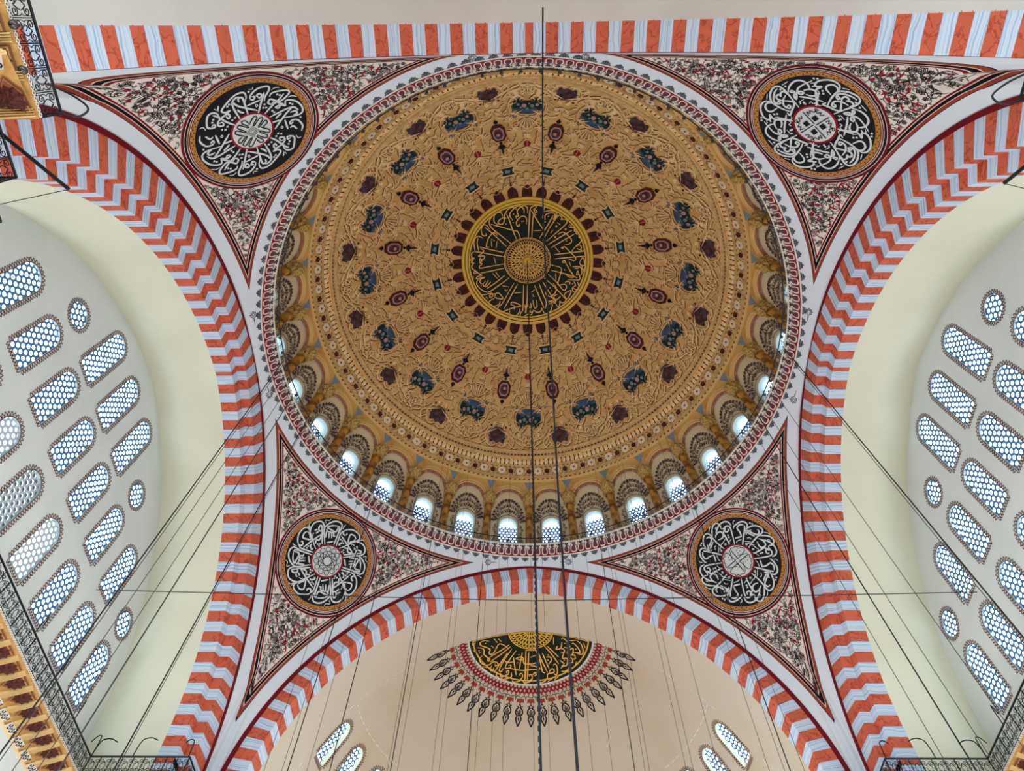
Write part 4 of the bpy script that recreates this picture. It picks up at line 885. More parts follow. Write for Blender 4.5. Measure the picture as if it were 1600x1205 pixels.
BO = np.array([(-.78, .05), (-.7, .3), (-.45, .28), (-.4, .45), (-.15, .52), (.15, .5), (.42, .46), (.5, .28), (.72, .3), (.8, .05), (.7, -.25), (.55, -.42), (.35, -.4), (.22, -.3), (0, -.26), (-.22, -.3), (-.36, -.42), (-.58, -.4), (-.72, -.22)])
def blue_c(b, t0):
    flat(b, t0, cr(BO, 2, True), .03, 0)
    for P in ([(-.74, .1), (-.6, .24), (-.4, .1), (-.16, .2), (.05, .06), (.28, .18), (.5, .08), (.74, .12), (.7, -.22), (.52, -.38), (.32, -.32), (0, -.24), (-.3, -.32), (-.54, -.36), (-.7, -.18)], ): flat(b, t0, cr(P, 2, True), .08, 1)
    for c, r_, m in (((-.25, -.02), .1, 4), ((.15, -.04), .12, 2), ((.45, -.12), .08, 4), ((-.5, -.1), .09, 2), ((.0, .14), .06, 4), ((-.1, -.14), .06, 4), ((.32, .06), .06, 4)): flat(b, t0, circ_poly(r_, 9, c), .11, m)
    for s in (-1, 1):
        rdg(b, t0, cr([(s*.12, -.3), (s*.22, -.44), (s*.36, -.36), (s*.3, -.24), (s*.2, -.3)], 4), .07, .08, 3)
        rdg(b, t0, cr([(s*.2, -.42), (s*.45, -.6), (s*.75, -.45), (s*.95, -.05), (s*.86, .38), (s*.66, .42), (s*.7, .3)], 4), .1, .1, 3)
        rdg(b, t0, cr([(s*.55, .5), (s*.4, .62), (s*.1, .66)], 3), .08, .08, 3)
        flat(b, t0, [(s*.6, .5), (s*.76, .46), (s*.8, .6), (s*.68, .66)][::s], .08, 0)
    for a in np.linspace(-.95, .95, 7):   # shell towards the crown
        P = np.array([(.15*math.sin(a), .72), (.5*math.sin(a), .75+.36*math.cos(a)), (.72*math.sin(a), .72+.7*math.cos(a))]); rdg(b, t0, P, .11, .09, 3)
    for a in np.linspace(-1, 1, 5):       # leaf drop below
        P = np.array([(.1*math.sin(a), -.72), (.4*math.sin(a), -.72-.3*math.cos(a)), (.52*math.sin(a), -.75-.6*math.cos(a))]); rdg(b, t0, P, .1, .07, 3)
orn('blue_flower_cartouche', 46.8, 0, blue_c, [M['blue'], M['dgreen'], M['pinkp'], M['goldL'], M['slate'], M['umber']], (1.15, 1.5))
PU = np.array([(-.42, -.1), (-.5, .02), (-.42, .2), (-.28, .3), (-.1, .42), (.12, .42), (.32, .3), (.44, .1), (.5, -.02), (.42, -.16), (.36, -.34), (.16, -.26), (0, -.36), (-.16, -.26), (-.36, -.34)])
def purple_c(b, t0):
    flat(b, t0, cr(PU, 2, True), .03, 0)
    for P in ([(-.3, .05), (-.1, .2), (.1, .05), (.25, .2)], [(-.2, -.15), (.0, -.02), (.2, -.18)], [(0, .3), (.02, .02), (-.05, -.2)]): rib(b, t0, cr(P, 3), .045, .08, 2)
    for s in (-1, 1):
        rdg(b, t0, cr([(s*.05, -.42), (s*.3, -.5), (s*.52, -.35), (s*.62, .0), (s*.5, .3), (s*.36, .36)], 4), .09, .1, 1)
        rdg(b, t0, cr([(s*.02, -.36), (s*.14, -.46), (s*.24, -.38), (s*.16, -.3)], 4), .06, .07, 1)
    flat(b, t0, circ_poly(.06, 7, (-.38, .46)), .03, 2); flat(b, t0, circ_poly(.06, 7, (.42, .44)), .03, 2)
orn('purple_cartouche', 52.1, 11.25, purple_c, [M['purple'], M['goldL'], M['brown'], M['brown'], M['brown'], M['umber']], (1.3, 1.5))

# ---- raised gilt scrollwork between the ornaments (one sector, sixteen copies)
rg = random.Random(5); b = MB(); keep = [(38.6, 11.25, .72), (38.6, -11.25, .72), (26.5, 11.25, .45), (26.5, -11.25, .45), (34.3, 0, .4), (46.8, 0, 1.15), (52.1, 11.25, .8), (52.1, -11.25, .8), (42.6, 0, .5)]
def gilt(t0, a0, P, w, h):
    V, F = ribbon(P+np.array([.035, -.055]), w*1.2, taper=.5); b.add(dome_l(t0, a0, V, .006), F, 1)  # wider dark ribbon, shifted sideways: the scroll's shadow painted on the dome
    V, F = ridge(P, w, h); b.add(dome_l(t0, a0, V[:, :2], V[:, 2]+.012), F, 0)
keep += [(34.3, 11.25, .4), (34.3, -11.25, .4), (42.2, 11.25, .3), (42.2, -11.25, .3)]
made = []; tries = 0
while tries < 6000 and len(made) < 105:
    tries += 1
    t0 = math.degrees(math.acos(rg.uniform(math.cos(math.radians(54.6)), math.cos(math.radians(21.0))))); a0 = rg.uniform(0, 10.9)
    p = np.array([math.radians(a0)*RD*math.sin(math.radians(t0)), math.radians(t0)*RD])
    if any(np.hypot(math.radians(a0-k[1])*RD*math.sin(math.radians(t0)), math.radians(t0-k[0])*RD) < k[2]+.1 for k in keep): continue
    s = rg.uniform(.2, .42)
    if any(np.hypot(*(p-q)) < (s+r_)*.62 for q, r_ in made): continue
    made.append((p, s))
    ang = rg.uniform(0, 6.28); hand = rg.choice((-1, 1)); n = 10; kind = rg.random(); w = rg.uniform(.055, .085)
    for mir in (1, -1):                    # the two halves of a sector mirror each other
        mm = np.array([mir, 1])
        if kind < .4:                      # long S stem with a curled end
            c = np.array([math.cos(ang), math.sin(ang)]); q = np.array([-c[1], c[0]])*hand
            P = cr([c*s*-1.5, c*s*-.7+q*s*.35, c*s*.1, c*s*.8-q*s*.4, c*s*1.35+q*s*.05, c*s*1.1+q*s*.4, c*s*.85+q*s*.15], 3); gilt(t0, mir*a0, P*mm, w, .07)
        elif kind < .72:                   # volute
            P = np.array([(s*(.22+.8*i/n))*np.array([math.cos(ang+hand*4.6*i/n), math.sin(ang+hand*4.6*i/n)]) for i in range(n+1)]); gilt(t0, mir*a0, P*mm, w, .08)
        else:                              # leaf spray
            for da in (-.7, -.23, .23, .7):
                c = np.array([math.cos(ang+da), math.sin(ang+da)]); q = np.array([-c[1], c[0]])*hand
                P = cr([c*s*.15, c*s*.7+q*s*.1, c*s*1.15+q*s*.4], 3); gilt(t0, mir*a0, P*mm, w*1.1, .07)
for sgn in (-1, 1):                        # long stems that tie the ornaments together
    for P in ([(0.2, -5.5), (1.1, -4.6), (.7, -3.3), (1.6, -2.2)], [(.3, -9.2), (1.2, -8.4), (.9, -7.4), (1.9, -6.6)], [(1.9, -9.6), (1.4, -8.9), (1.9, -8.2)], [(.25, -7.4), (.9, -7.0), (.55, -6.3), (1.0, -5.9)]):
        P = cr(np.array(P), 6); t = -P[:, 1]/RD+math.radians(20.5-.0)+.05
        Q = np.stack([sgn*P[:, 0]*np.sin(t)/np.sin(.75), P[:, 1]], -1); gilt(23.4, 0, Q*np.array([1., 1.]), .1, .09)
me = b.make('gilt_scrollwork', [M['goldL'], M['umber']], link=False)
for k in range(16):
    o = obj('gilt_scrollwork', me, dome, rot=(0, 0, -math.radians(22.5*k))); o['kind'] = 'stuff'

# ------------------------------------------------------------------ drum: 32 bays with columns, arches and windows
drum = setp(empty('dome_drum'), 'ochre arcade of columns and round arches around the foot of the dome', 'arcade', kind='structure')
HB = 5.625
aw = 4.5; tsp = 71.4; rad_t = 4.2
arc = np.array([(aw*math.cos(t), tsp-rad_t*math.sin(t)) for t in np.linspace(0, math.pi, 21)])
# wall panel with the window opening
wo = [(2.3*p[0]/.575, 91-p[1]) for p in arch_poly(.575, 1.)]
def wout(w, top, bot=90.6):
    tt = np.linspace(0, math.pi, 13); k = w*.96
    return np.array([(-w, bot), (w, bot)]+[(w*math.cos(t), top+k-k*math.sin(t)) for t in tt])
WO = wout(2.35, 76.0)
V, F, I = ring_fill(WO, np.array([(-HB, 91), (HB, 91), (HB, 66), (-HB, 66)]), np.array([0, 82.]), 44)
bay_me = mesh('bay_panel', dome_s(V[:, 1], V[:, 0], -.1), F, M['bay'])
# spandrel plate above the arch
ANG = np.linspace(0, math.pi, 21); up = []
for t in ANG:
    d = np.array([math.cos(t), -math.sin(t)]); s = min(HB/max(abs(d[0]), 1e-6), (tsp-65.0)/max(-d[1], 1e-6)); up.append(np.array([0, tsp])+d*s)
up[0] = np.array([HB, tsp]); up[-1] = np.array([-HB, tsp])
up = np.array(up); V = np.vstack([arc, up]); F = [(i, i+1, 21+i+1, 21+i) for i in range(20)]
V2 = np.vstack([dome_s(V[:, 1], V[:, 0], .08), dome_s(arc[:, 1], arc[:, 0], -.1)])
F2 = F+[(i, i+1, 42+i+1, 42+i) for i in range(20)]
# square corners of the plate
cV = dome_s(np.array([65.0, 65.0]), np.array([HB, -HB]), .08)
i_r = int(np.argmin(np.abs(up[:, 0]-HB)+np.abs(up[:, 1]-65)*.0001)); 
k0 = max(i for i in range(21) if abs(up[i][0]-HB) < 1e-6); k1 = min(i for i in range(21) if abs(up[i][0]+HB) < 1e-6)
V2 = np.vstack([V2, cV]); F2 += [(21+k0, 63, 21+k0+1), (21+k1-1, 64, 21+k1)]
span_me = mesh('spandrel', V2, F2, M['ochre'])
b = MB()
for rr_, h0, h1, m in ((.98, .1, .17, 0), (1.1, .1, .22, 0), (1.22, .08, .15, 0)):
    for s_ in (1,):
        a1 = np.array([((aw*rr_)*math.cos(t), tsp-rad_t*rr_*math.sin(t)) for t in ANG]); a2 = np.array([((aw*(rr_+.09))*math.cos(t), tsp-rad_t*(rr_+.09)*math.sin(t)) for t in ANG]); am = (a1+a2)/2
        a1[:, 0] = np.clip(a1[:, 0], -HB, HB); a2[:, 0] = np.clip(a2[:, 0], -HB, HB); am[:, 0] = np.clip(am[:, 0], -HB, HB)
        V = np.vstack([dome_s(a1[:, 1], a1[:, 0], h0), dome_s(am[:, 1], am[:, 0], h1), dome_s(a2[:, 1], a2[:, 0], h0)])
        b.add(V, [(i, i+1, 21+i+1, 21+i) for i in range(20)]+[(21+i, 22+i, 43+i, 42+i) for i in range(20)])
mould_me = b.make('arch_moulding', M['ochreL'], link=False)
def seg(t0, t1):
    T = np.linspace(t0, t1, 6); o_ = np.array([(aw*.97*math.cos(t), tsp-rad_t*.97*math.sin(t)) for t in T]); i_ = np.array([(aw*.8*math.cos(t), tsp-rad_t*.8*math.sin(t)) for t in T])
    V = np.vstack([o_, i_]); return dome_s(V[:, 1], V[:, 0], .03), [(i, i+1, 7+i, 6+i) for i in range(5)]
seg_me = []
for t0, t1 in ((.25, .85), (.9, 2.2), (2.26, 2.9)):
    V, F = seg(t0, t1); seg_me.append(mesh('arch_stone', V, F, M['rosy']))
tri_me = mesh('spandrel_inlay', np.vstack([dome_s(np.array([65.6, 65.6, 67.6]), np.array([HB-1.0, HB+1.0, HB]), .1), dome_s(np.array([65.3, 65.3, 68.0]), np.array([HB-1.5, HB+1.5, HB]), .082)]), [(0, 1, 2), (3, 4, 1, 0), (4, 5, 2, 1), (5, 3, 0, 2)], M['slate'])
# column: half-round shaft with base and gilded leaf capital
b = MB(); T = np.array([73.3, 73.5, 74, 82, 89, 89.3, 90.5]); Wd = np.array([1.12, 1.12, 1.0, 1.06, 1.1, 1.3, 1.35])
n = 9; V = []
for t, w in zip(T, Wd):
    A = np.linspace(-math.pi/2, math.pi/2, n); V.append(dome_s(np.full(n, t), HB+w*np.sin(A), -.1+.52*w/1.1*np.cos(A)))
b.add(np.concatenate(V), [(i*n+j, (i+1)*n+j, (i+1)*n+j+1, i*n+j+1) for i in range(len(T)-1) for j in range(n-1)])
shaft_me = b.make('column', M['colm'], smooth=True, link=False)
b = MB(); T = np.array([70.3, 70.6, 70.7, 71.6, 72.6, 73.2, 73.35, 73.5]); Wd = np.array([2.0, 2.0, 1.75, 1.5, 1.2, 1.15, 1.3, 1.3])
V = []
for t, w in zip(T, Wd):
    A = np.linspace(-math.pi/2, math.pi/2, n); V.append(dome_s(np.full(n, t), HB+w*np.sin(A), -.1+.54*w/1.15*np.cos(A)))
b.add(np.concatenate(V), [(i*n+j, (i+1)*n+j, (i+1)*n+j+1, i*n+j+1) for i in range(len(T)-1) for j in range(n-1)])
for row, (t0, L, ws) in enumerate(((73.2, .38, 1.25), (72.3, .42, 1.55))):
    for j in range(5):
        A = -1.2+.6*j+(.3 if row else 0)
        if A > 1.3: continue
        az = HB+ws*math.sin(A); h = -.1+.6*ws/1.15*math.cos(A)
        P = np.array([(-.1, 0), (.1, 0), (.13, L*.6), (0, L), (-.13, L*.6)]); V = dome_l(t0, az, P, h+np.array([0, 0, .06, .16, .06]))
        b.add(V, [(0, 1, 2, 3, 4)])
cap_me = b.make('capital', M['capm'], link=False)
# painted foliage round each drum window
b = MB(); rg2 = random.Random(12)
def fol(P, w, m=0): 
    V, F = ribbon(P, w); b.add(dome_s(V[:, 1], V[:, 0], .0), F, m)
def lf(a, t, ang, L, w, m=0):
    P = leaf((0, 0), ang, L, w); V = np.array([(a+x*1.0, t-y*1.0) for x, y in P]); b.add(dome_s(V[:, 1], V[:, 0], .012), [tuple(range(6))], m)
V, F = ribbon(wout(2.75, 75.3), .22, True); b.add(dome_s(V[:, 1], V[:, 0], -.01), F, 1)
for s in (-1, 1):
    for i in range(9):
        t = 89-1.25*i; a = s*(3.3+.25*math.sin(i*2))
        fol(cr([(a-s*.35, t+.5), (a+s*.25, t+.3), (a+s*.3, t-.3), (a-s*.1, t-.4), (a-.05*s, t-.05)], 3), .16)
        lf(a, t, rg2.uniform(0, 6.28), .7, .16)
for (rx, ry, nn, L) in ((2.95, 3.3, 15, .8), (3.35, 4.9, 15, .9), (3.75, 6.6, 17, 1.0)):
    for i in range(nn):
        ph = math.pi*(i+.5)/nn; a = rx*math.cos(ph); t = 77.8-ry*math.sin(ph); s = 1 if math.cos(ph) > 0 else -1
        ang = math.atan2(math.sin(ph)*ry, math.cos(ph)*rx)
        lf(a, t, ang+rg2.choice((-.45, .45)), L, .2)
        fol(cr([(a, t), (a+.5*s, t-.45), (a+.2*s, t-.9), (a-.3*s, t-.6), (a-.15*s, t-.2)], 3), .13)
        if rx > 3.5: lf(a*1.06, t-.25*math.sin(ph), ang, .8, .3, 0)
for P in ([(0, 70.9), (.45, 71.9), (0, 72.9), (-.45, 71.9), (0, 70.9)], [(0, 73.1), (.8, 74.3), (0, 75.2), (-.8, 74.3), (0, 73.1)]): fol(P, .2)
foli_me = b.make('painted_foliage', [M['purple'], M['grey']], link=False)
rev = np.array(WO); k = len(rev)
b = MB(); b.add(np.vstack([dome_s(rev[:, 1], rev[:, 0], -.1), dome_s(rev[:, 1], rev[:, 0], -.75)]), [(i, (i+1) % k, k+(i+1) % k, k+i) for i in range(k)])
V, F = ribbon(rev, .16, True); b.add(dome_s(V[:, 1], V[:, 0], -.09), F)
rev_me = b.make('reveal', M['teal'], link=False)
lb, gb = MB(), MB(); GPo, GRo = GP, GR; GP, GR = .235, .074
cs = roundels(.66, 0, 3.3)
fnw = lambda V, h: dome_s(90.5-np.degrees(V[:, 1]/RD), np.degrees(V[:, 0]/RD), h)
lattice_cells(cs, lb, lambda V: fnw(V, -.66), n=8, hole=GR)
for c in cs: gb.add(fnw(circ_poly(GR*1.15, 8, c), -.69), [tuple(range(8))])
GP, GR = GPo, GRo
dl_me = lb.make('lattice', M['lattice'], link=False); dg_me = gb.make('glass_roundels', M['pane_drum'], link=False)
for k in range(32):
    rz = -math.radians((k+.5)*11.25)
    for n_, m_ in (('bay_panel', bay_me), ('spandrel', span_me), ('arch_moulding', mould_me), ('painted_foliage', foli_me), ('spandrel_inlay', tri_me)): obj(n_, m_, drum, rot=(0, 0, rz))
    for m_ in seg_me: obj('arch_stone', m_, drum, rot=(0, 0, rz))
    c = obj('column', shaft_me, drum, rot=(0, 0, rz)); obj('capital', cap_me, c)
    wn += 1; az = (k+.5)*11.25; azs = az if az < 180 else az-360
    side = 'right' if azs > 0 else 'left'; i = int(abs(azs)//11.25)
    w = setp(empty('window_%d' % wn), 'small arched drum window, number %d counting %swards from the bottom middle column' % (i+1, side), 'window', 'arched windows around the dome drum', 'structure')
    w.rotation_euler.z = rz
    obj('reveal', rev_me, w); obj('lattice', dl_me, w); g_ = obj('glass_roundels', dg_me, w); g_['kind'] = 'stuff'

# ------------------------------------------------------------------ cornice ring with painted niches, fleurons, railing and lamps
corn = setp(empty('cornice'), 'projecting ring cornice with red and white painted niches under the dome windows', 'cornice', kind='structure')
CP = [(R+.03, H1-.06), (R-.02, H1), (13.16, H1+.12), (13.02, H1+.36), (12.9, H1+.56), (12.84, H1+.62), (12.84, H1+.7), (13.0, H1+.7), (13.0, H1+.45), (14.45, H1+.45)]
b = MB(); b.lathe(CP, 192); b.make('cornice_moulding', M['pale'], corn)
def corn_s(ab, h=.012):
    """(a metres along the ring, b 0..1 up the cove)"""
    ab = np.asarray(ab, float); c = np.array(CP[1:6]); L = np.linspace(0, 1, 5)
    r = np.interp(ab[:, 1], L, c[:, 0])-h*.8; z = np.interp(ab[:, 1], L, c[:, 1])-h*.6; a = ab[:, 0]/R
    return np.stack([r*np.sin(a), r*np.cos(a), z], -1)
NW = 2*math.pi*R/192
b = MB()
b.add(corn_s([(-NW/2, .02), (-NW*.18, .02), (-NW*.5+.01, .62)], .014), [(0, 1, 2)], 0); b.add(corn_s([(NW*.18, .02), (NW/2, .02), (NW*.5-.01, .62)], .014), [(0, 1, 2)], 0)
b.add(corn_s([(-NW*.3, .25), (NW*.3, .25), (NW*.42, .75), (0, .95), (-NW*.42, .75)], .013), [(0, 1, 2, 3, 4)], 2)
for P, w, m in (([(-.02, .1), (-.13, .2), (-.14, .45), (0, .62), (.14, .45), (.13, .2), (.02, .1)], .05, 1), ([(-NW/2, .75), (-.1, .62), (0, .98), (.1, .62), (NW/2, .75)], .05, 1), ([(-.05, .3), (0, .42), (.05, .3), (0, .22), (-.05, .3)], .035, 0), ([(-.1, .8), (0, .7), (.1, .8)], .03, 1)):
    P = np.array(P)*np.array([1, .7]); V, F = ribbon(cr(P, 3), w); b.add(corn_s(V/np.array([1, .7]), .02), F, m)
b.add(corn_s([(-NW/2, .96), (NW/2, .96), (NW/2, 1.), (-NW/2, 1.)], .02), [(0, 1, 2, 3)], 1)
nic_me = b.make('painted_niche', [M['crim'], M['pale'], M['purple']], link=False)
for k in range(192): obj('painted_niche', nic_me, corn, rot=(0, 0, -2*math.pi*k/192))
b = MB(); b.lathe([(R-.03, H1-.005), (R-.06, H1+.03), (R-.03, H1+.06)], 192); b.make('red_fillet', M['crim'], corn)
b = MB()
def fle_s(ab, h=.02):
    ab = np.asarray(ab, float); r = R+.02-ab[:, 1]*.66; z = H1+ab[:, 1]*.74-h
    return np.stack([r*np.sin(ab[:, 0]/R), r*np.cos(ab[:, 0]/R), z], -1)
P = np.array([(-.2, 0), (-.24, -.1), (-.15, -.17), (-.18, -.27), (-.06, -.3), (0, -.42), (.06, -.3), (.18, -.27), (.15, -.17), (.24, -.1), (.2, 0)])*np.array([.85, .62])
b.add(fle_s(P, .02), [tuple(range(len(P)))], 0); V, F = ribbon(P, .035); b.add(fle_s(V, .026), F, 1); V, F = ribbon(circ_poly(.06, 8, (0, -.1)), .03, True); b.add(fle_s(V, .027), F, 1)
fle_me = b.make('hanging_fleuron', [M['grey'], M['ink']], link=False)
for k in range(144): obj('hanging_fleuron', fle_me, corn, rot=(0, 0, -2*math.pi*(k+.5)/144))
rail = setp(empty('ring_railing'), 'thin black iron railing running round the dome cornice', 'railing')
b = MB(); A = np.linspace(0, 2*math.pi, 193)[:-1]
b.tube(np.stack([12.74*np.sin(A), 12.74*np.cos(A), 0*A+H1+1.02], -1), .03, 5, closed=True); b.make('handrail', M['iron'], rail)
b = MB(); b.tube([(0, 12.86, H1+.66), (0, 12.74, H1+1.02)], .012, 4)
P = cr([(-.2, .68), (-.1, .9), (.05, .85), (.02, .72), (-.08, .78)], 3)
b.tube(np.stack([P[:, 0]+.1, 12.9-.16*(P[:, 1]-.6)/.4, H1+P[:, 1]], -1), .01, 3); b.tube(np.stack([-P[:, 0]-.1, 12.9-.16*(P[:, 1]-.6)/.4, H1+P[:, 1]], -1), .01, 3)
bal_me = b.make('baluster', M['iron'], link=False)
for k in range(128): obj('baluster', bal_me, rail, rot=(0, 0, -2*math.pi*k/128))
# small glass lamps along the ring
b = MB(); A = np.linspace(-1.4, 1.57, 7); b.lathe([(.085*math.cos(t), .085*math.sin(t)) for t in A], 8); gl_me = b.make('globe', M['globe'], smooth=True, link=False)
b = MB(); b.tube(cr([(0, .12, .34), (0, .04, .42), (0, -.02, .3), (0, 0, .08)], 3), .01, 4); hk_me = b.make('hook', M['iron'], link=False)
NUM = ['first', 'second', 'third', 'fourth', 'fifth', 'sixth', 'seventh', 'eighth', 'ninth', 'tenth', 'eleventh', 'twelfth', 'thirteenth', 'fourteenth', 'fifteenth', 'sixteenth', 'seventeenth', 'eighteenth', 'nineteenth']
TENS = {20: ('twentieth', 'twenty'), 30: ('thirtieth', 'thirty'), 40: ('fortieth', 'forty')}
def ordinal(n): return NUM[n-1] if n < 20 else TENS[n//10*10][0] if n % 10 == 0 else TENS[n//10*10][1]+'-'+NUM[n % 10-1]
cnt = {'left': 0, 'right': 0}
for k in list(range(48))+list(range(95, 47, -1)):
    az = (k+.4)*3.75
    if k % 23 == 5: continue
    a = math.radians(az); sd = 'right' if az < 180 else 'left'; cnt[sd] += 1
    o = setp(empty('ring_lamp_globe', (12.66*math.sin(a), 12.66*math.cos(a), H1+.68)), '%s small glass lamp on the %s half of the dome cornice, counted from the bottom' % (ordinal(cnt[sd]), sd), 'lamp', 'glass lamps along the dome cornice')
    o.rotation_euler.z = -a; obj('globe', gl_me, o); obj('hook', hk_me, o)
# ------------------------------------------------------------------ calligraphic roundels
def parse(s): return [np.array([[float(v) for v in q.split(',')] for q in st.split()])/100 for st in s.split(';') if st]
def lettering(b, surf, key, h, scale=1., m=0, thin=.5, sharp=4):
    n, w, S, T, D = CAL[key]; S, T, D = parse(S), parse(T), parse(D)
    if n > 2:                              # spread the repeat so that it closes the full circle
        P = np.concatenate(S); m0 = P.mean(0); a0 = math.atan2(m0[1], m0[0])
        rel = lambda Q: (np.arctan2(Q[:, 1], Q[:, 0])-a0+math.pi) % (2*math.pi)-math.pi
        q = rel(P); f = np.clip(2*math.pi/n/(np.percentile(q, 97)-np.percentile(q, 3)), .9, 1.25)
        def turn(Q):
            a = a0+rel(Q)*f; r = np.hypot(Q[:, 0], Q[:, 1]); return np.stack([r*np.cos(a), r*np.sin(a)], -1)
        S, T, D = [turn(q_) for q_ in S], [turn(q_) for q_ in T], [turn(q_) for q_ in D]
    for k in range(n):
        a = 2*math.pi*k/n; Rm = np.array([[math.cos(a), math.sin(a)], [-math.sin(a), math.cos(a)]])*scale
        for L, ww in ((S, w), (T, w*thin)):
            for s in L:
                V, F = ribbon(cr(s@Rm, sharp), ww, taper=.45); b.add(surf(V, h), F, m)
        for d in D:
            c = (d@Rm)[0]; q = w*.72
            b.add(surf(np.array([(c[0]-q, c[1]), (c[0], c[1]-q), (c[0]+q, c[1]), (c[0], c[1]+q)]), h), [(0, 1, 2, 3)], m)
ML = {'front_left': 'black roundel with white looped lettering around a knotted white centre, lower left corner',
      'front_right': 'black roundel with white lettering in spokes around a cross-patterned centre, lower right corner',
      'back_left': 'black roundel with white lettering around a white centre of finger-like letters, upper left corner',
      'back_right': 'black roundel with dense white lettering around a white centre of four squares, upper right corner'}
for nm, C in CORN.items():
    c0 = np.array(MC[nm][0]); surf = lambda V, h, C=C, c0=c0: C(np.asarray(V)+c0, h)
    rd = setp(empty('calligraphy_roundel'), ML[nm], 'roundel', 'lettered roundels of the pendentives')
    def ann(name, r0, r1, m, h, par=rd, n=72):
        b = MB(); t = np.linspace(0, 2*math.pi, n, endpoint=False); rs = np.linspace(r0, r1, max(2, int((r1-r0)/.3)+2))
        V = np.concatenate([np.stack([r*np.cos(t), r*np.sin(t)], -1) for r in rs])
        b.add(surf(V, h), [(j*n+i, j*n+(i+1) % n, (j+1)*n+(i+1) % n, (j+1)*n+i) for j in range(len(rs)-1) for i in range(n)])
        return b.make(name, M[m], par)
    ann('black_ground', .88, 2.3, 'black', .03)
    for r0, r1, m in ((2.48, 2.51, 'black'), (2.51, 2.53, 'pale'), (2.53, 2.59, 'rust'), (2.59, 2.61, 'pale'), (2.61, 2.7, 'black'), (2.7, 2.72, 'pale'), (2.72, 2.82, 'dred')): ann('rim_line', r0, r1, m, .03)
    ch = ann('chain_band', 2.3, 2.48, 'chain', .035)
    b = MB()
    for i in range(104):
        a = 2*math.pi*i/104; rr_ = 2.39+.035*(-1)**i; b.add(surf(circ_poly(.034, 6, (rr_*math.cos(a), rr_*math.sin(a))), .042), [tuple(range(6))])
    b.make('chain_links', M['brown'], ch)
    b = MB(); lettering(b, surf, nm, .045, MC[nm][1]); b.make('lettering', M['letter'], rd)
    ann('red_ring', .8, .9, 'crim', .045)
    b = MB(); t = np.linspace(0, 2*math.pi, 48, endpoint=False); b.add(surf(np.stack([.81*np.cos(t), .81*np.sin(t)], -1), .05), [tuple(range(48))]); cen = b.make('white_centre', M['letter'], rd)
    b = MB()
    def ln(P, w=.035, closed=False, k=4): V, F = ribbon(cr(P, k, closed), w, closed); b.add(surf(V, .09), F)
    def rot4(P, n=4):
        for k in range(n):
            a = 2*math.pi*k/n+.12; yield np.asarray(P)@np.array([[math.cos(a), math.sin(a)], [-math.sin(a), math.cos(a)]])
    if nm == 'front_left':
        for k in range(12):
            a = 2*math.pi*k/12; t = np.linspace(0, 2*math.pi, 9)[:-1]
            ln(np.stack([.62*math.cos(a)+.13*np.cos(t), .62*math.sin(a)+.13*np.sin(t)], -1), .03, True, 2)
            ln([(.5*math.cos(a), .5*math.sin(a)), (.5*math.cos(a+2.2), .5*math.sin(a+2.2))], .028)
        ln(circ_poly(.5, 16), .03, True, 2)
    elif nm == 'front_right':
        for P in rot4([(.08, .1), (.1, .62), (.2, .7), (.3, .62), (.4, .66), (.46, .55), (.58, .52), (.6, .4), (.7, .3), (.62, .14), (.1, .08)]): ln(P, .035)
        for P in rot4([(-.1, .1), (-.62, .1)]): ln(P, .03)
        for P in rot4([(-.2, .2), (.05, .68)]): ln(P, .03)
        for P in rot4([(.3, .3)]):
            for d in ((0, 0), (.14, .02), (.02, .14), (.16, .18)): b.add(surf(circ_poly(.03, 6, P[0]+np.array(d)), .09), [tuple(range(6))])
        ln([(-.1, -.1), (.1, -.1), (.1, .1), (-.1, .1)], .035, True, 1)
    elif nm == 'back_left':
        for P in rot4([(-.3, .22), (-.32, .6), (-.25, .68), (-.16, .62), (-.14, .3), (-.08, .3), (-.06, .64), (.02, .72), (.1, .64), (.1, .3), (.16, .3), (.2, .6), (.28, .66), (.36, .56), (.3, .36)]): ln(P, .045)
        for s in (.18, .12, .06): ln([(-s, -s), (s, -s), (s, s), (-s, s)], .025, True, 1)
    else:
        for P in rot4([(.03, .05), (.03, .72)]): ln(P, .04)
        for P in rot4([(.12, .12), (.34, .12), (.34, .34), (.12, .34)]): V, F = P, [(0, 1, 2, 3)]; b.add(surf(V, .09), F)
        for P in rot4([(.12, .46), (.16, .64), (.24, .5), (.3, .62), (.4, .46), (.5, .5), (.46, .36), (.62, .3), (.5, .22), (.64, .14)]): ln(P, .035)
        for P in rot4([(.5, .5), (.58, .42), (.6, .52), (.52, .56)]): ln(P, .03, True, 2)
    b.make('centre_script', M['black'], cen)

# lettering of the crown roundel
b = MB(); lettering(b, cap_s, 'crown', .075, 1., 0, .7, 4); b.make('gold_lettering', M['goldO'], crown)

